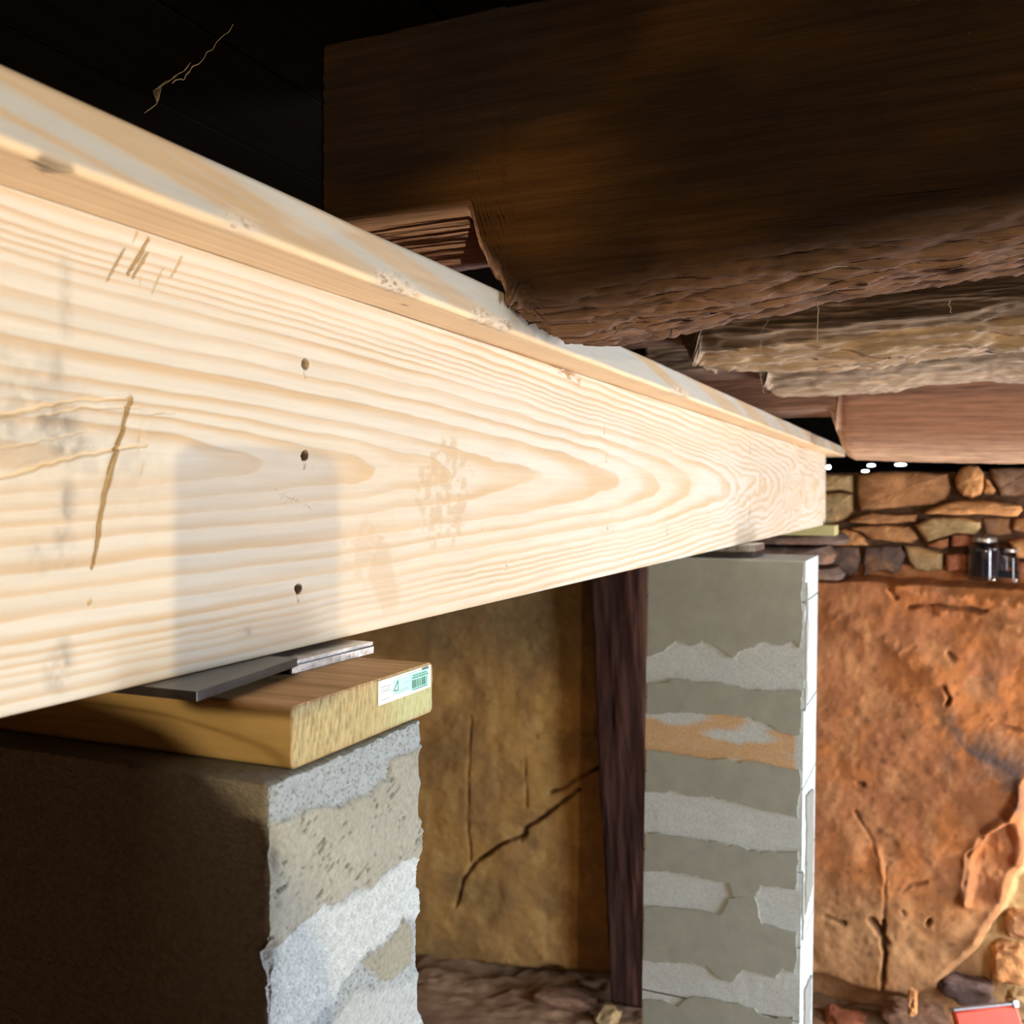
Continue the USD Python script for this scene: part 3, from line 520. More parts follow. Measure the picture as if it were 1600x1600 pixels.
# ------------------------------------------------------------------ setting: ceiling, floor, walls
CEIL = thing('ceiling', kind='structure')
x = -3.2; k = 0
while x < 1.95:
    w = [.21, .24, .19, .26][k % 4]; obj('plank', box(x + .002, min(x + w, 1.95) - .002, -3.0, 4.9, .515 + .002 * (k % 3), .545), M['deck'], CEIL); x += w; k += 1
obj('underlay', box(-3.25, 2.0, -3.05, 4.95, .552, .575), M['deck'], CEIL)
def heightfield(xs, ys, zf):
    X_, Y_ = np.meshgrid(xs, ys, indexing='ij'); return np.stack([X_, Y_, zf(X_, Y_)], -1)
def floorz(X_, Y_):
    bank = -.07 * sstep(3.75, 4.45, Y_) * sstep(-.9, -1.3, X_) + .06 * sstep(3.9, 4.5, Y_) * sstep(-1.0, -.7, X_)
    return -EZ + bank + .05 * (fbm(n3(X_ * 3, Y_ * 3), 4, 150) - .5) + abs(bank) * .9 * (fbm(n3(X_ * 11, Y_ * 11), 3, 151) - .5)
G = heightfield(np.concatenate([np.linspace(-3.2, -2.6, 10), np.linspace(-2.55, .5, 190), np.linspace(.55, 1.95, 20)]), np.concatenate([np.linspace(-3, 3.2, 40), np.linspace(3.22, 4.74, 130)]), floorz)
mm, nn = G.shape[:2]; gf = gridfaces(mm, nn); gv = G.reshape(-1, 3)
fc = mixc(np.array([.36, .23, .14]), np.array([.22, .13, .075]), fbm(gv * [5, 5, 5], 4, 152))
obj('floor', (gv, gf), M['earth'], col=fc, kind='structure')
obj('wall_left', box(-3.3, -3.2, -3.0, 4.9, -EZ - .3, .55), M['rough_wall'], kind='structure')
obj('wall_front', box(-3.3, 2.1, -3.1, -3.0, -EZ - .3, .55), M['rough_wall'], kind='structure')
WR = thing('wall_right', kind='structure')
obj('masonry', box(WALL_RX, WALL_RX + .1, -3.0, DOOR_Y0, -EZ, .55), M['rough_wall'], WR)
for y0_, y1_, z0_, z1_ in [(DOOR_Y1, VENT[0], -EZ, .55), (VENT[0], VENT[1], -EZ, VENT[2]), (VENT[0], VENT[1], VENT[3], .55), (VENT[1], 4.9, -EZ, .55)]: obj('masonry', box(WALL_RX, WALL_RX + .1, y0_, y1_, z0_, z1_), M['rough_wall'], WR)
obj('jamb', box(1.30, WALL_RX, 3.70, 3.84, -EZ, .50, .01), M['rough_wall'], WR)
obj('lintel', box(WALL_RX, WALL_RX + .1, DOOR_Y0, DOOR_Y1, DOOR_Z1, .55), M['rough_wall'], WR)

WB_ = thing('wall_back', kind='structure')
WY = 4.62
# mud plaster: a thick coat with a ledge on top, broken away at its foot and right side
def wpo(pts, Y0=4.5): w = onY(np.array([p[0] for p in pts], float), np.array([p[1] for p in pts], float), Y0); return [(q[0], q[2]) for q in w]
xs = np.concatenate([np.linspace(-3.2, -2.5, 20), np.arange(-2.48, -1.0, .008), np.arange(-1.0, -.56, .03), np.arange(-.56, .42, .0055), np.linspace(.45, 1.95, 40)])
zs_ = np.concatenate([np.arange(-.30, -.46, -.005), np.arange(-.46, -2.45, -.0068)])
X_, Z_ = np.meshgrid(xs, zs_, indexing='ij')
ledge = inside(X_, Z_ + .018 * (fbm(n3(X_ * 14, Z_ * 14), 3, 160) - .5), wpo([(-900, 1040), (300, 905), (1000, 903), (1285, 906), (1340, 905), (1400, 910), (1500, 914), (1600, 918), (2400, 930), (2400, 2600), (-900, 2600)]), .010)
right = wpo([(1280, 700), (1640, 700), (1640, 1200), (1604, 1225), (1600, 1300), (1598, 1357), (1566, 1418), (1546, 1455), (1512, 1499), (1465, 1549), (1424, 1563), (1377, 1556), (1340, 1548), (1300, 1530), (1240, 1520), (1000, 1520), (940, 1524), (860, 1516), (760, 1510), (600, 1500), (200, 1440), (-900, 1440), (-900, 500)])
wob = .03
keep = inside(X_ + wob * (fbm(n3(X_ * 9, Z_ * 9), 3, 161) - .5), Z_ + wob * (fbm(n3(X_ * 9, Z_ * 9, 4), 3, 162) - .5), right, .032)
hb = .12 * ledge * (.12 + .88 * keep ** .6)
lump = .050 * (fbm(n3(X_ * 4, Z_ * 4), 4, 163) - .5) + .009 * (fbm(n3(X_ * 16, Z_ * 16), 3, 164) - .5) + .0028 * (fbm(n3(X_ * 60, Z_ * 60), 2, 165) - .5)
hh = hb + lump * ledge
Xc, Zc = X_ + .012 * (fbm(n3(X_ * 25, Z_ * 25), 3, 166) - .5), Z_ + .012 * (fbm(n3(X_ * 25, Z_ * 25, 3), 3, 167) - .5)
Cw, Cd = .35 + .6 * fbm(n3(X_ * 30, Z_ * 30, 2), 3, 169), .35 + 1.0 * noise(n3(X_ * 22, Z_ * 22, 5), 174)
def crack(pts, w, dep, ragg=.012):
    d, _ = segd(Xc, Zc, wpo(pts)); return np.exp(-(d / (w * Cw)) ** 2) * dep * Cd
def ridge(pts, w, dep): 
    d, _ = segd(X_ + .02 * (fbm(n3(X_ * 12, Z_ * 12), 3, 168) - .5), Z_, wpo(pts)); return np.exp(-(d / w) ** 2) * dep * (.35 + 1.3 * fbm(n3(X_ * 18, Z_ * 18, 6), 3, 175))
cr = np.zeros(X_.shape)
for pts, w, d in [([(945, 1196), (905, 1215), (880, 1232), (860, 1238)], .010, .035), ([(905, 1235), (870, 1260), (820, 1295), (818, 1305), (785, 1318), (745, 1345), (722, 1375), (712, 1415)], .012, .045), ([(820, 1300), (812, 1310)], .02, .03), ([(735, 1120), (730, 1300), (735, 1350)], .010, .012), ([(820, 1185), (822, 1260)], .010, .010),
                  ([(1380, 1440), (1378, 1470), (1383, 1490), (1377, 1553)], .010, .05), ([(1360, 1437), (1385, 1475)], .018, .04), ([(1475, 1072), (1482, 1090), (1478, 1100)], .010, .035), ([(1388, 922), (1400, 935)], .010, .03), ([(1420, 948), (1465, 946), (1540, 955)], .010, .03), ([(1482, 1020), (1490, 1030)], .012, .03), ([(1335, 1268), (1360, 1310), (1372, 1345)], .008, .014), ([(1385, 1355), (1380, 1440)], .008, .012),
                  ([(1550, 1130), (1600, 1142)], .008, .02), ([(1408, 1395), (1420, 1385), (1445, 1380)], .010, .016), ([(1290, 1435), (1320, 1445)], .012, .03), ([(1340, 1225), (1347, 1227)], .012, .03), ([(1450, 1445), (1452, 1440)], .010, .03), ([(1410, 1425), (1413, 1430)], .009, .03), ([(1505, 1400), (1512, 1340), (1535, 1310)], .014, .03)]:
    cr = np.maximum(cr, crack(pts, w, d))
for pts, w, d in [([(1400, 915), (1480, 930), (1600, 945)], .03, .03), ([(1470, 955), (1530, 962), (1600, 985)], .025, .03), ([(1600, 1225), (1575, 1280), (1540, 1300), (1512, 1345), (1508, 1410)], .018, .045), ([(1595, 1350), (1565, 1415), (1545, 1455), (1512, 1498)], .025, .03), ([(1370, 1330), (1380, 1380)], .012, .012), ([(1300, 960), (1420, 1020), (1480, 1080)], .05, .02), ([(935, 1150), (845, 1150)], .015, .012), ([(930, 1120), (928, 1150)], .012, .01)]:
    hh = hh + ridge(pts, w, d) * keep
bowl = inside(X_, Z_, wpo([(1515, 1345), (1540, 1305), (1575, 1290), (1596, 1340), (1585, 1385), (1562, 1420), (1540, 1415), (1520, 1410)]), .03); hh -= bowl * (.05 + .05 * (fbm(n3(X_ * 16, Z_ * 9), 3, 176) - .5))
hh = hh - cr
lumpy = sstep(0, .3, keep) 
Yp = WY - hh
Pm = np.stack([X_, Yp, Z_], -1); pv = Pm.reshape(-1, 3); pf = gridfaces(*X_.shape)[:, ::-1]
t1, t2, t3 = fbm(n3(X_ * 5, Z_ * 5), 4, 170), fbm(n3(X_ * 13, Z_ * 9), 4, 171), fbm(n3(X_ * 30, Z_ * 30), 3, 172)
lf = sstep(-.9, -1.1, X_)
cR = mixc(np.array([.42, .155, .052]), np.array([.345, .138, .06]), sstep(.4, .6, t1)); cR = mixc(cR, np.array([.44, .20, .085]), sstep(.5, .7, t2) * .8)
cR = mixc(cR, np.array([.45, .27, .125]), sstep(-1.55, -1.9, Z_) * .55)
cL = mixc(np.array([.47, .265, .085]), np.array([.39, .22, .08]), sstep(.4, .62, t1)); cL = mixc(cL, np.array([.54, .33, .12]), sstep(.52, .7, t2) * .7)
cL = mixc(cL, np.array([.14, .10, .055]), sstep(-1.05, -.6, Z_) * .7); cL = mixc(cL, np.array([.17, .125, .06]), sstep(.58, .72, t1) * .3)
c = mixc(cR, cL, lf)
for pts, rad, st in [([(1500, 1170), (1560, 1190), (1590, 1210)], .12, .85), ([(1560, 1250), (1590, 1255)], .07, .7), ([(1480, 1110), (1500, 1140)], .06, .5), ([(1540, 1060), (1590, 1110)], .10, .35)]:
    d, _ = segd(X_, Z_, wpo(pts)); c = mixc(c, np.array([.10, .065, .055]), np.clip(st * (1.2 - d / rad), 0, 1) * sstep(.42, .6, t2))
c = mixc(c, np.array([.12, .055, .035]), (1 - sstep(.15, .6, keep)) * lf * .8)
c = mixc(c, np.array([.50, .33, .15]), (1 - sstep(.2, .5, keep)) * sstep(.05, .2, X_) * .9)
for q in range(70):
    rq = random.Random(q); px_, py_ = rq.uniform(1290, 1500), rq.uniform(1060, 1500); (qx, qz), = wpo([(px_, py_)]); d = np.hypot(X_ - qx, Z_ - qz); k = np.exp(-(d / rq.uniform(.005, .013)) ** 2); c = mixc(c, [.09, .045, .028], .6 * k)
c = mixc(c, np.array([.07, .04, .025]), np.clip(cr / .03, 0, 1) * .65)
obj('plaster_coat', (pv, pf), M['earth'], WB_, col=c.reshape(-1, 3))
obj('backing', box(-3.2, 1.95, WY + .01, WY + .28, -EZ - .3, .10), mat('dark_joint', color=(.13, .07, .04), rough=.95, vary=.5, scale=(30, 30, 30), bump=.9, bscale=(60, 60, 60), dist=.01), WB_)
# rubble stones above the ledge
STONE = {'tan': (.41, .20, .09), 'red': (.40, .145, .075), 'brown': (.26, .15, .095), 'dark': (.14, .095, .08), 'olive': (.40, .275, .135), 'gold': (.52, .25, .10)}
def stone(poly, depth, tone, seed, Y0=WY + .06, tilt=0.0):
    p = Polygon(poly).buffer(-.004).buffer(.004, quad_segs=2); p = Polygon(p.exterior).segmentize(.012)
    b = np.array(p.exterior.coords)[:-1]; b = b + .008 * np.column_stack([fbm(n3(b[:, 0] * 20, b[:, 1] * 20, seed), 2, seed) - .5, fbm(n3(b[:, 0] * 20, b[:, 1] * 20, seed + 2), 2, seed + 2) - .5])
    cen = b.mean(0); rings = []; 
    for s_, d_ in [(1, 0), (1, .55), (.97, .8), (.92, .93), (.8, 1.0), (.6, 1.03), (.35, 1.05), (.12, 1.05)]:
        q = cen + (b - cen) * s_; dep = depth * d_ + (.022 * (fbm(n3(q[:, 0] * 12, q[:, 1] * 12, seed), 3, seed) - .5) + .010 * (fbm(n3(q[:, 0] * 45, q[:, 1] * 60, seed), 2, seed + 1) - .5)) * (d_ > .5) + tilt * (q[:, 1] - cen[1]) * (d_ > .5)
        rings.append(np.column_stack([q[:, 0], Y0 - dep, q[:, 1]]))
    v, f = capped(np.array(rings)); 
    base = np.array(STONE[tone]); cc = base * (.75 + .5 * fbm(n3(v[:, 0] * 16, v[:, 2] * 26, seed), 3, seed + 4))[:, None]
    cc = mixc(cc, np.array(STONE['gold']) * .9, sstep(.55, .75, fbm(n3(v[:, 0] * 9, v[:, 2] * 9, seed), 3, seed + 6)) * .5)
    obj('stone', (v, orient(v - v.mean(0), f)), M['stone'], WB_, col=cc)
def zp(pts): return wpo([(1200 + a / 4, 680 + b / 4) for a, b in pts], WY - .03)
SL = [([(300, 240), (430, 243), (532, 250), (530, 362), (450, 345), (360, 352), (300, 350)], .10, 'olive'), ([(300, 360), (380, 358), (450, 352), (528, 372), (535, 470), (500, 520), (430, 545), (300, 560)], .11, 'olive'),
      ([(556, 245), (660, 232), (800, 225), (960, 228), (1135, 236), (1148, 320), (1110, 400), (1060, 432), (900, 448), (760, 462), (640, 472), (570, 468), (552, 380)], .12, 'tan'), ([(1168, 260), (1200, 205), (1250, 182), (1310, 190), (1345, 240), (1350, 310), (1330, 372), (1275, 400), (1215, 380), (1175, 330)], .15, 'gold'),
      ([(1355, 262), (1385, 285), (1428, 350), (1410, 372), (1340, 374), (1358, 310)], .12, 'gold'), ([(1380, 205), (1500, 198), (1680, 200), (1690, 375), (1560, 385), (1455, 385), (1435, 330), (1395, 270)], .09, 'brown'),
      ([(950, 492), (1000, 465), (1100, 425), (1200, 405), (1350, 408), (1500, 422), (1580, 440), (1592, 470), (1560, 505), (1480, 505), (1350, 492), (1200, 498), (1100, 495)], .15, 'gold'), ([(480, 545), (560, 510), (640, 485), (780, 492), (935, 498), (925, 542), (800, 552), (640, 556)], .13, 'tan'),
      ([(915, 565), (1000, 522), (1090, 512), (1200, 514), (1330, 540), (1335, 575), (1300, 622), (1180, 615), (1090, 640), (990, 672)], .14, 'olive'), ([(485, 580), (600, 562), (720, 558), (880, 570), (925, 610), (945, 648), (900, 672), (780, 670), (640, 650), (570, 600)], .12, 'tan'),
      ([(390, 640), (420, 605), (480, 585), (545, 598), (600, 640), (632, 688), (540, 692), (410, 690)], .13, 'gold'), ([(330, 700), (460, 692), (565, 696), (585, 780), (560, 850), (520, 885), (340, 900)], .10, 'dark'),
      ([(592, 700), (720, 690), (830, 690), (865, 745), (830, 840), (790, 872), (700, 850), (590, 880)], .10, 'dark'), ([(850, 690), (930, 690), (1000, 712), (1098, 738), (1092, 842), (990, 848), (915, 842), (880, 790)], .11, 'olive'),
      ([(985, 685), (1080, 650), (1135, 640), (1130, 700), (1090, 712), (1020, 704)], .12, 'red'), ([(1145, 620), (1220, 618), (1300, 632), (1285, 690), (1200, 700), (1140, 695)], .12, 'red'), ([(1104, 742), (1180, 735), (1248, 745), (1250, 845), (1108, 852)], .11, 'red'),
      ([(1345, 520), (1430, 512), (1520, 518), (1525, 618), (1440, 632), (1350, 622)], .07, 'brown'), ([(1535, 525), (1600, 512), (1680, 515), (1690, 600), (1600, 612), (1530, 600)], .10, 'tan'), ([(1500, 665), (1560, 650), (1690, 640), (1690, 760), (1610, 772), (1545, 762)], .12, 'gold'), ([(1555, 790), (1690, 785), (1690, 900), (1570, 890)], .11, 'red'), ([(1300, 650), (1480, 655), (1490, 720), (1400, 740), (1300, 720)], .05, 'brown'), ([(1265, 745), (1400, 750), (1530, 775), (1540, 890), (1270, 870)], .03, 'dark')]
for i, (pts, dep, tone) in enumerate(SL): stone(zp(pts), dep, tone, 200 + i)
rq = random.Random(3)
def course(x0, x1, z0, z1):
    x = x0
    while x < x1:
        w = rq.uniform(.12, .34); h_ = rq.uniform(-.015, .015); stone([(x, z0), (x + w - .015, z0 + h_), (x + w - .02, z1 + h_), (x + .006, z1)], rq.uniform(.09, .13), rq.choice(['tan', 'brown', 'red', 'olive', 'gold']), rq.randint(300, 900)); x += w
for z0, z1 in [(-.335, -.235), (-.225, -.10), (-.09, .0), (.012, .105)]: course(.335, 1.9, z0, z1); course(-3.1, -.80, z0, z1)
# dark bearing stones under the girder's end, standing out from the wall
for i, (x0, x1, z0, z1, tone) in enumerate([(-.86, -.40, -.212, -.163, 'dark'), (-.84, -.46, -.30, -.218, 'dark'), (-.86, -.42, -.37, -.306, 'dark')]):
    stone([(x0, z0), (x1, z0 + .006), (x1 + .01, (z0 + z1) / 2), (x1 - .02, z1), (x0, z1)], .42 - .06 * i, tone, 260 + i)
obj('bearing_block', box(-.64, -.415, 4.12, 4.26, -.161, BZ0 - .0005, .003), M['treated'], col=[.46, .42, .20], label='greenish treated offcut under the far end of the girder', cat='block')
# thin weathered fascia above the stones, with gaps that let daylight through, and the sill over it
fas = Polygon([(-3.2, .10), (1.95, .10), (1.95, .24), (-3.2, .24)])
for px_, py_, w_, h_ in [(1294, 730, .024, .020), (1361, 727, .036, .013), (1352, 736, .034, .011), (1407, 726, .050, .013)]:
    (qx, qz), = wpo([(px_, py_)], WY + .10); e = np.linspace(0, 2 * np.pi, 14)[:-1]; fas = fas.difference(Polygon([(qx + w_ / 2 * np.sign(np.cos(a)) * abs(np.cos(a)) ** .7, qz + h_ / 2 * np.sign(np.sin(a)) * abs(np.sin(a)) ** .8) for a in e]))
m_ = trimesh.creation.extrude_polygon(fas, .012); vv = np.array(m_.vertices); vv = np.column_stack([vv[:, 0], WY + .10 + vv[:, 2], vv[:, 1]])
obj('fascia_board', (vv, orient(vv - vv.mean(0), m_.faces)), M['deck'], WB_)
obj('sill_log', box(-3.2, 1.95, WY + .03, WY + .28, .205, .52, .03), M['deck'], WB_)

# ------------------------------------------------------------------ dark post against the left part of the wall
pb = [onY(930, 890, 4.40), onY(1012, 890, 4.40), onY(968, 1600, 4.40), onY(1035, 1600, 4.40)]
zz = np.linspace(.10, -EZ + .0, 120); rings = []
for z_ in zz:
    t = (z_ - pb[0][2]) / (pb[2][2] - pb[0][2]); xl = pb[0][0] * (1 - t) + pb[2][0] * t; xr = pb[1][0] * (1 - t) + pb[3][0] * t
    q = rrect(xl, xr, 4.30, 4.52, .02, .008) if not rings else None
    base = rrect(0, 1, 0, 1, .08, .03); q = np.column_stack([xl + (xr - xl) * base[:, 0], 4.30 + .2 * base[:, 1]])
    rings.append(np.column_stack([q, np.full(len(q), z_)]))
P = np.array(rings); nn_ = fbm(n3(P[..., 0] * 30, P[..., 1] * 30, P[..., 2] * 3), 4, 180) - .5; cenp = P.mean(1, keepdims=True); dv = P - cenp; dv[..., 2] = 0; dv /= np.linalg.norm(dv, axis=-1, keepdims=True) + 1e-9
P += dv * (nn_ * .03)[..., None]; v, f = capped(P)
obj('wall_post', (v, orient(v - v.mean(0), f)), M['dark_wood'], col=mixc(np.array([.075, .028, .018]), np.array([.030, .016, .013]), fbm(v * [30, 30, 4], 3, 181)), label='dark rough-hewn upright post against the plaster wall, left of the far pier', cat='post')

# ------------------------------------------------------------------ jars on the ledge, red box, foot rubble
def lathe(prof_, cx_, cy_, cz_, n=40):
    w = np.arange(n) * 2 * np.pi / n; pr_ = np.array(prof_); P = np.stack([cx_ + pr_[:, None, 0] * np.cos(w), cy_ + pr_[:, None, 0] * np.sin(w), cz_ + pr_[:, None, 1] + 0 * w], -1); v, f = capped(P); return v, orient(v - v.mean(0), f)
glass = usdkit.material(stage, '/World/Looks/jar_glass', {'p': ('principled_bsdf', {'base_color': (.80, .80, .84), 'roughness': .06, 'transmission_weight': 1.0, 'ior': 1.48})}, [], surface='p.BSDF')
dark_liq = mat('jar_contents', color=(.012, .012, .022), rough=.15, spec=.5, bump=0)
lid_m = mat('jar_lid', color=(.45, .43, .42), rough=.3, metal=.9)
def jar(px, py, r, h, label, fill):
    b = onY(px, py, 4.555); b = np.array([b[0], 4.545, b[2]])
    J = thing('glass_jar', label, 'jar')
    obj('glass', lathe([(r * .2, .0), (r * .93, .0), (r, .012), (r, h * .74), (r * .92, h * .86), (r * .72, h * .92), (r * .72, h), (r * .66, h), (r * .66, h * .92), (r * .86, h * .84), (r * .94, h * .74), (r * .94, .016), (r * .2, .010)], *b), glass, J, smooth=50)
    obj('contents', lathe([(.001, .012), (r * .9, .018), (r * .92, .03), (r * .92, h * fill), (.001, h * fill)], *b), dark_liq, J, smooth=50)
    obj('lid', lathe([(r * .3, h * .965), (r * .77, h * .965), (r * .77, h * 1.05), (r * .72, h * 1.08), (.001, h * 1.08)], *b), lid_m, J, smooth=40)
jar(1538, 906, .064, .165, 'larger dark glass jar on the plaster ledge by the rubble stones', .8)
jar(1578, 908, .038, .125, 'smaller clear glass jar beside the large dark jar on the ledge', .35)

RB = thing('red_box', 'flat red metal case with a grey rim leaning by the foot of the plaster wall', 'case')
c0 = atd(1536, 1570, 3.40)
red = mat('red_paint', color=(.80, .085, .04), rough=.4, spec=.4, vary=.10, scale=(20, 20, 20), bump=.1)
grey_m = mat('grey_rim', color=(.35, .34, .36), rough=.45, metal=.5)
RT = trimesh.transformations.rotation_matrix
R_ = RT(math.radians(16), [0, 0, 1]) @ RT(math.radians(-24), [1, 0, 0]) @ RT(math.radians(-9), [0, 1, 0])
def rb(name, m_, mt):
    m_.apply_transform(R_); m_.apply_translation(c0); obj(name, m_, mt, RB)
rb('body', box(-.105, .105, -.02, .03, -.60, -.010, .006), red); rb('rim', box(-.108, .108, -.023, .033, -.010, 0, .003), grey_m); rb('corner_cap', box(.090, .112, -.026, .036, -.02, .008, .004), lid_m)
hm_ = trimesh.creation.torus(.028, .007, 24, 10); hm_.apply_transform(RT(math.pi / 2, [1, 0, 0])); hm_.apply_translation([0, -.022, -.095]); rb('ring_handle', hm_, mat('red_dark', color=(.35, .02, .015), rough=.4))

def rock(cx_, cy_, cz_, sx, sy, sz, tone, seed, label):
    m_ = trimesh.creation.icosphere(3, 1.0); v = np.array(m_.vertices); v = np.sign(v) * np.abs(v) ** .6; v = v * (1 + .7 * (fbm(v * 1.5 + seed, 3, seed) - .5) + .30 * (fbm(v * 3.5 + seed, 3, seed + 1) - .5))[:, None] * [sx, sy, sz]
    cc = np.array(STONE[tone]) * (.7 + .6 * fbm(v * 16, 3, seed))[:, None]
    obj('rubble_stone', (v + [cx_, cy_, cz_], m_.faces), M['stone'], col=cc, label=label, cat='stone')
for i, (px, py, Y0, sx, sz, tone, lb_) in enumerate([(1430, 1590, 4.44, .15, .07, 'brown', 'broad brown stone at the foot of the plaster wall, right of the far pier'), (1510, 1545, 4.56, .13, .06, 'dark', 'dark purplish stone under the broken plaster edge'), (1577, 1500, 4.60, .08, .10, 'gold', 'sunlit yellow stone beside the broken plaster edge'), (1594, 1440, 4.62, .07, .07, 'tan', 'tan stone at the right edge beside the broken plaster'),
        (1595, 1570, 4.40, .06, .06, 'olive', 'pale stone behind the red box'), (1320, 1600, 4.44, .10, .06, 'red', 'reddish stone right beside the foot of the far pier'), (1426, 1566, 4.30, .022, .04, 'gold', 'small pale pebble wedged under the plaster lump'),
        (720, 1570, 4.28, .16, .06, 'brown', 'flat brown stone at the wall foot just right of the near pier'), (800, 1590, 4.22, .13, .06, 'tan', 'rounded tan stone on the dirt bank between the piers'), (880, 1565, 4.32, .17, .04, 'brown', 'low flat brown stone on the dirt left of the post'), (950, 1590, 4.22, .06, .04, 'olive', 'small olive stone at the foot of the dark post')]):
    p = onY(px, py, Y0); rock(p[0], p[1], p[2], sx * .8, .07, sz * .8, tone, 300 + i, lb_)

# ------------------------------------------------------------------ threads and cobwebs
def strand(px_pts, d, r, label, name='cobweb', jit=0.0, cat='cobweb'):
    p = np.array([atd(a, b, d) for a, b in px_pts]); t = np.linspace(0, 1, 24); q = np.stack([np.interp(t, np.linspace(0, 1, len(p)), p[:, k]) for k in range(3)], -1)
    q += jit * (np.stack([noise(n3(t * 7, 0 * t, k + px_pts[0][0]), 5) for k in range(3)], -1) - .5)
    return tube(q, r * (1 + .5 * noise(n3(t * 30, 0 * t), 3)), 5)
cw = [strand([(365, 40), (335, 72), (310, 98)], 1.02, .0003, '', jit=.003), strand([(310, 98), (290, 122), (270, 132)], 1.02, .0005, '', jit=.004)]
for k in range(6): cw.append(strand([(300, 108), (282 - k * 1.5, 124 + k), (262 - k * 4, 134 + k * 3), (228 + k * 3, 168 - k * 2)], 1.02, .00022, '', jit=.014))
obj('cobweb', trimesh.util.concatenate([trimesh.Trimesh(*c_) for c_ in cw]), M['web'], label='wispy dusty cobweb hanging in the dark above the girder', cat='cobweb')
for pts, d, r, lb_ in [([(917, 410), (907, 445), (918, 470), (921, 488)], 1.02, .0005, 'kinked pale root thread on the lower face of the dark log'), ([(1131, 110), (1136, 150), (1133, 265), (1147, 334)], .93, .0004, 'long faint thread hanging down the face of the dark log'), ([(1204, 496), (1190, 515), (1188, 560), (1189, 592), (1194, 614)], 1.66, .0006, 'long thread hanging from the dark log past the second log'),
                    ([(1278, 466), (1277, 534)], 1.0, .0006, 'short straight thread hanging over the second log'), ([(1483, 468), (1485, 490)], .98, .0005, 'short thread below the right part of the dark log'), ([(1288, 421), (1330, 414), (1380, 416), (1456, 402)], .90, .0005, 'pale horizontal root fibre along the dark log'), ([(1052, 500), (1047, 527)], 1.05, .0008, 'dark splinter sticking down from the dark log')]:
    obj('thread', strand(pts, d, r * .7, '', jit=.0018), M['web'] if 'splinter' not in lb_ else M['nail'], label=lb_, cat='thread')

# ------------------------------------------------------------------ photographer, phone and hand lamp (behind the lens; they shade the girder and the near pier)
import manifold3d as m3
def sphere(p, r): return m3.Manifold.sphere(float(r), 20).translate([float(x) for x in p])
def bone(a, ra, b, rb_): return m3.Manifold.batch_hull([sphere(a, ra), sphere(b, rb_)])
def blend(parts, size=.02, it=8):
    u = parts[0]
    for p_ in parts[1:]: u = u + p_
    mm = u.refine_to_length(size).to_mesh(); t = trimesh.Trimesh(mm.vert_properties[:, :3], mm.tri_verts, process=True); trimesh.smoothing.filter_taubin(t, iterations=it); return t
Rv, Fv = np.array([C, S, 0]), np.array([-S, C, 0]); UP = np.array([0, 0, 1.0])
hc = np.array([.232, -.46, -.168])                          # head centre
def B(r, f_, u): return hc + Rv * r + Fv * f_ + UP * u
PERSON = thing('person', 'person in a dark jacket behind the lens, raising a phone with both hands', 'person')
sh_l, sh_r, el_l, el_r = B(-.19, -.05, -.30), B(.19, -.05, -.30), B(-.30, .06, -.50), B(.24, .26, -.46)
wr_l, wr_r = np.array([.03, -.305, -.195]), np.array([.045, -.075, -.262])
hip_l, hip_r, kn_l, kn_r = B(-.09, -.06, -.82), B(.09, -.06, -.82), B(-.11, -.03, -1.22), B(.11, -.03, -1.22)
an_l, an_r = B(-.11, -.08, -1.53), B(.11, -.08, -1.53)
parts = [bone(B(0, 0, .01), .092, B(0, .02, -.03), .085), bone(B(0, .02, -.03), .075, B(0, .055, -.085), .045), bone(B(0, .09, -.02), .012, B(0, .108, -.04), .014), bone(B(0, -.02, -.08), .055, B(0, -.05, -.24), .065), bone(B(-.09, 0, -.01), .02, B(-.09, -.005, -.04), .014), bone(B(.09, 0, -.01), .02, B(.09, -.005, -.04), .014),
         bone(sh_l, .065, sh_r, .065), bone(B(-.09, -.05, -.38), .11, B(.09, -.05, -.38), .11), bone(B(0, -.05, -.38), .14, B(0, -.05, -.66), .125), bone(hip_l, .10, hip_r, .10), bone(B(0, -.05, -.62), .12, B(0, -.06, -.80), .12)]
def arm(a, b, c): return [bone(a, .055, b, .042), bone(b, .042, c, .027)]
def hand(w, d, side, curl):
    d = d / np.linalg.norm(d); n_ = np.cross(d, side); n_ /= np.linalg.norm(n_); pal = w + d * .085
    out = [bone(w, .025, w + d * .04, .024)] + [m3.Manifold.batch_hull([sphere(w + d * .02 + side * .018, .014), sphere(w + d * .02 - side * .018, .014), sphere(pal + side * .033, .012), sphere(pal - side * .033, .012)])]
    for k, L_ in zip((-.032, -.011, .011, .032), (.034, .042, .045, .040)):
        p_ = pal + side * k; q1 = p_ + d * L_ * .9 + n_ * curl * .4 * L_; q2 = q1 + d * L_ * .55 + n_ * curl * L_ * .6; q3 = q2 + d * L_ * .3 + n_ * curl * L_ * .6
        out += [bone(p_, .010, q1, .009), bone(q1, .009, q2, .0085), bone(q2, .0085, q3, .0075)]
    t0 = w + d * .03 + side * .03; t1 = t0 + side * .035 + d * .03; t2 = t1 + d * .032 + n_ * curl * .01
    return out + [bone(t0, .014, t1, .011), bone(t1, .011, t2, .009)]
parts += arm(sh_l, el_l, wr_l) + arm(sh_r, el_r, wr_r)
for a_, b_, c_ in ((hip_l, kn_l, an_l), (hip_r, kn_r, an_r)): parts += [bone(a_, .092, b_, .060), bone(b_, .058, c_, .040), bone(c_, .045, c_ + Fv * .15 - UP * .03, .032), bone(c_ - UP * .02, .042, c_ - Fv * .05 - UP * .03, .036)]
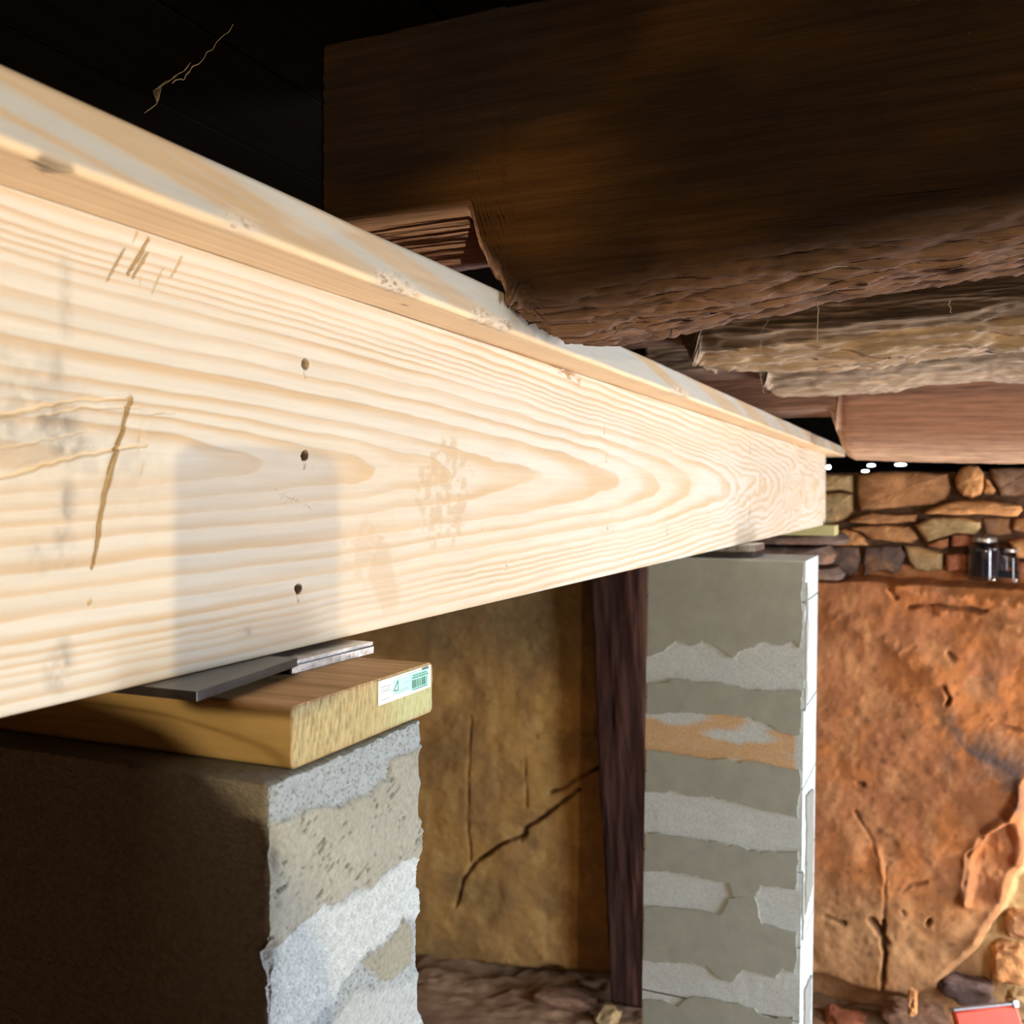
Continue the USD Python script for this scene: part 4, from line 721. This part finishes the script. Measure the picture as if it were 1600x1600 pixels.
parts += hand(wr_l, np.array([-.03, .10, .13]), Rv, .6) + hand(wr_r, np.array([-.05, .022, .09]), -Rv * .9 + UP * .1, .5)
obj('body', blend(parts, .012, 6), mat('skin', color=(.50, .28, .19), rough=.55, vary=.05, bump=.1), PERSON, smooth=True)
cloth = mat('dark_jacket', color=(.035, .04, .05), rough=.9, vary=.2, bump=.3); jean = mat('work_trousers', color=(.05, .06, .09), rough=.9, vary=.2, bump=.3)
jk = [bone(sh_l, .082, sh_r, .082), bone(B(-.09, -.05, -.38), .13, B(.09, -.05, -.38), .13), bone(B(0, -.05, -.38), .16, B(0, -.05, -.70), .145), bone(B(-.05, -.055, -.72), .13, B(.05, -.055, -.72), .13), bone(B(0, -.05, -.20), .078, B(0, -.05, -.30), .10)]
for a_, b_, c_ in ((sh_l, el_l, wr_l), (sh_r, el_r, wr_r)): jk += [bone(a_, .075, b_, .056), bone(b_, .056, b_ + (c_ - b_) * .93, .040)]
obj('jacket', blend(jk, .02), cloth, PERSON, smooth=True)
tr = [bone(hip_l, .112, hip_r, .112)]
for a_, b_, c_ in ((hip_l, kn_l, an_l), (hip_r, kn_r, an_r)): tr += [bone(a_, .108, b_, .076), bone(b_, .074, c_, .060)]
obj('trousers', blend(tr, .02), jean, PERSON, smooth=True)
obj('hair', blend([bone(B(0, -.015, .035), .092, B(0, -.04, -.01), .088)], .012, 4), mat('hair', color=(.03, .02, .014), rough=.7), PERSON, smooth=True)
for sx_ in (-.032, .032): obj('eye', trimesh.Trimesh(*(lambda mm: (mm.vert_properties[:, :3], mm.tri_verts))(sphere(B(sx_, .092, -.002), .012).to_mesh())), mat('eye%d' % (sx_ > 0), color=(.6, .58, .55), rough=.2), PERSON, smooth=True)
PH = thing('phone', 'black phone held upright, taking the picture', 'phone')
def slab(r0, r1, u0, u1, f0, f1, rad):
    m_ = box(r0, r1, f0, f1, u0, u1, rad); T = np.eye(4); T[:3, 0], T[:3, 1], T[:3, 2] = Rv, Fv, UP; m_.apply_transform(T); return m_
pm = mat('phone_case', color=(.01, .01, .012), rough=.4)
from_r, to_r = -.055, .021
pr2 = rrect(from_r, to_r, -.088, .034, .012, .003); pg2 = trimesh.creation.extrude_polygon(Polygon(pr2), .008); vv = np.array(pg2.vertices)
obj('case', (Rv * vv[:, :1] + UP * vv[:, 1:2] + Fv * (vv[:, 2:3] - .0125), pg2.faces[:, ::-1]), pm, PH, smooth=30)
obj('screen', slab(from_r + .004, to_r - .004, -.082, .028, -.0135, -.0124, .0), mat('phone_screen', color=(.03, .03, .035), rough=.1), PH)
crate_z = an_l[2] - .066
cr_ = thing('step_crate', 'rough wooden step crate under the photographer', 'crate'); ctr = B(0, -.02, 0)
for k in range(5): obj('slat', box(ctr[0] - .30, ctr[0] + .30, ctr[1] - .25 + k * .10, ctr[1] - .156 + k * .10, crate_z - .022, crate_z, .002), M['dark_wood'], cr_, col=[.22, .15, .09])
for sx_ in (-.26, .26):
    for sy_ in (-.21, .21): obj('leg', box(ctr[0] + sx_ - .03, ctr[0] + sx_ + .03, ctr[1] + sy_ - .03, ctr[1] + sy_ + .03, -EZ - .01, crate_z - .022, .003), M['dark_wood'], cr_, col=[.22, .15, .09])
WL = thing('work_lamp', 'small yellow work lamp on a thin stand behind the photographer', 'lamp')
ld = np.array([-.60, .80, 0]); bp = LAMP - ld * .05
obj('housing', trimesh.Trimesh(*tube([bp - ld * .05, bp - ld * .045, bp + ld * .02], [.03, .045, .055], 24)), mat('lamp_yellow', color=(.6, .4, .04), rough=.4), WL)
obj('pole', trimesh.Trimesh(*tube([bp - ld * .02 - UP * .05, np.array([bp[0], bp[1], -EZ + .2])], .011, 12)), M['nail'], WL)
for a_ in (0, 2.1, 4.2): obj('leg', trimesh.Trimesh(*tube([np.array([bp[0], bp[1], -EZ + .30]), np.array([bp[0] + .3 * math.cos(a_), bp[1] + .3 * math.sin(a_), -EZ + .01])], .009, 10)), M['nail'], WL)
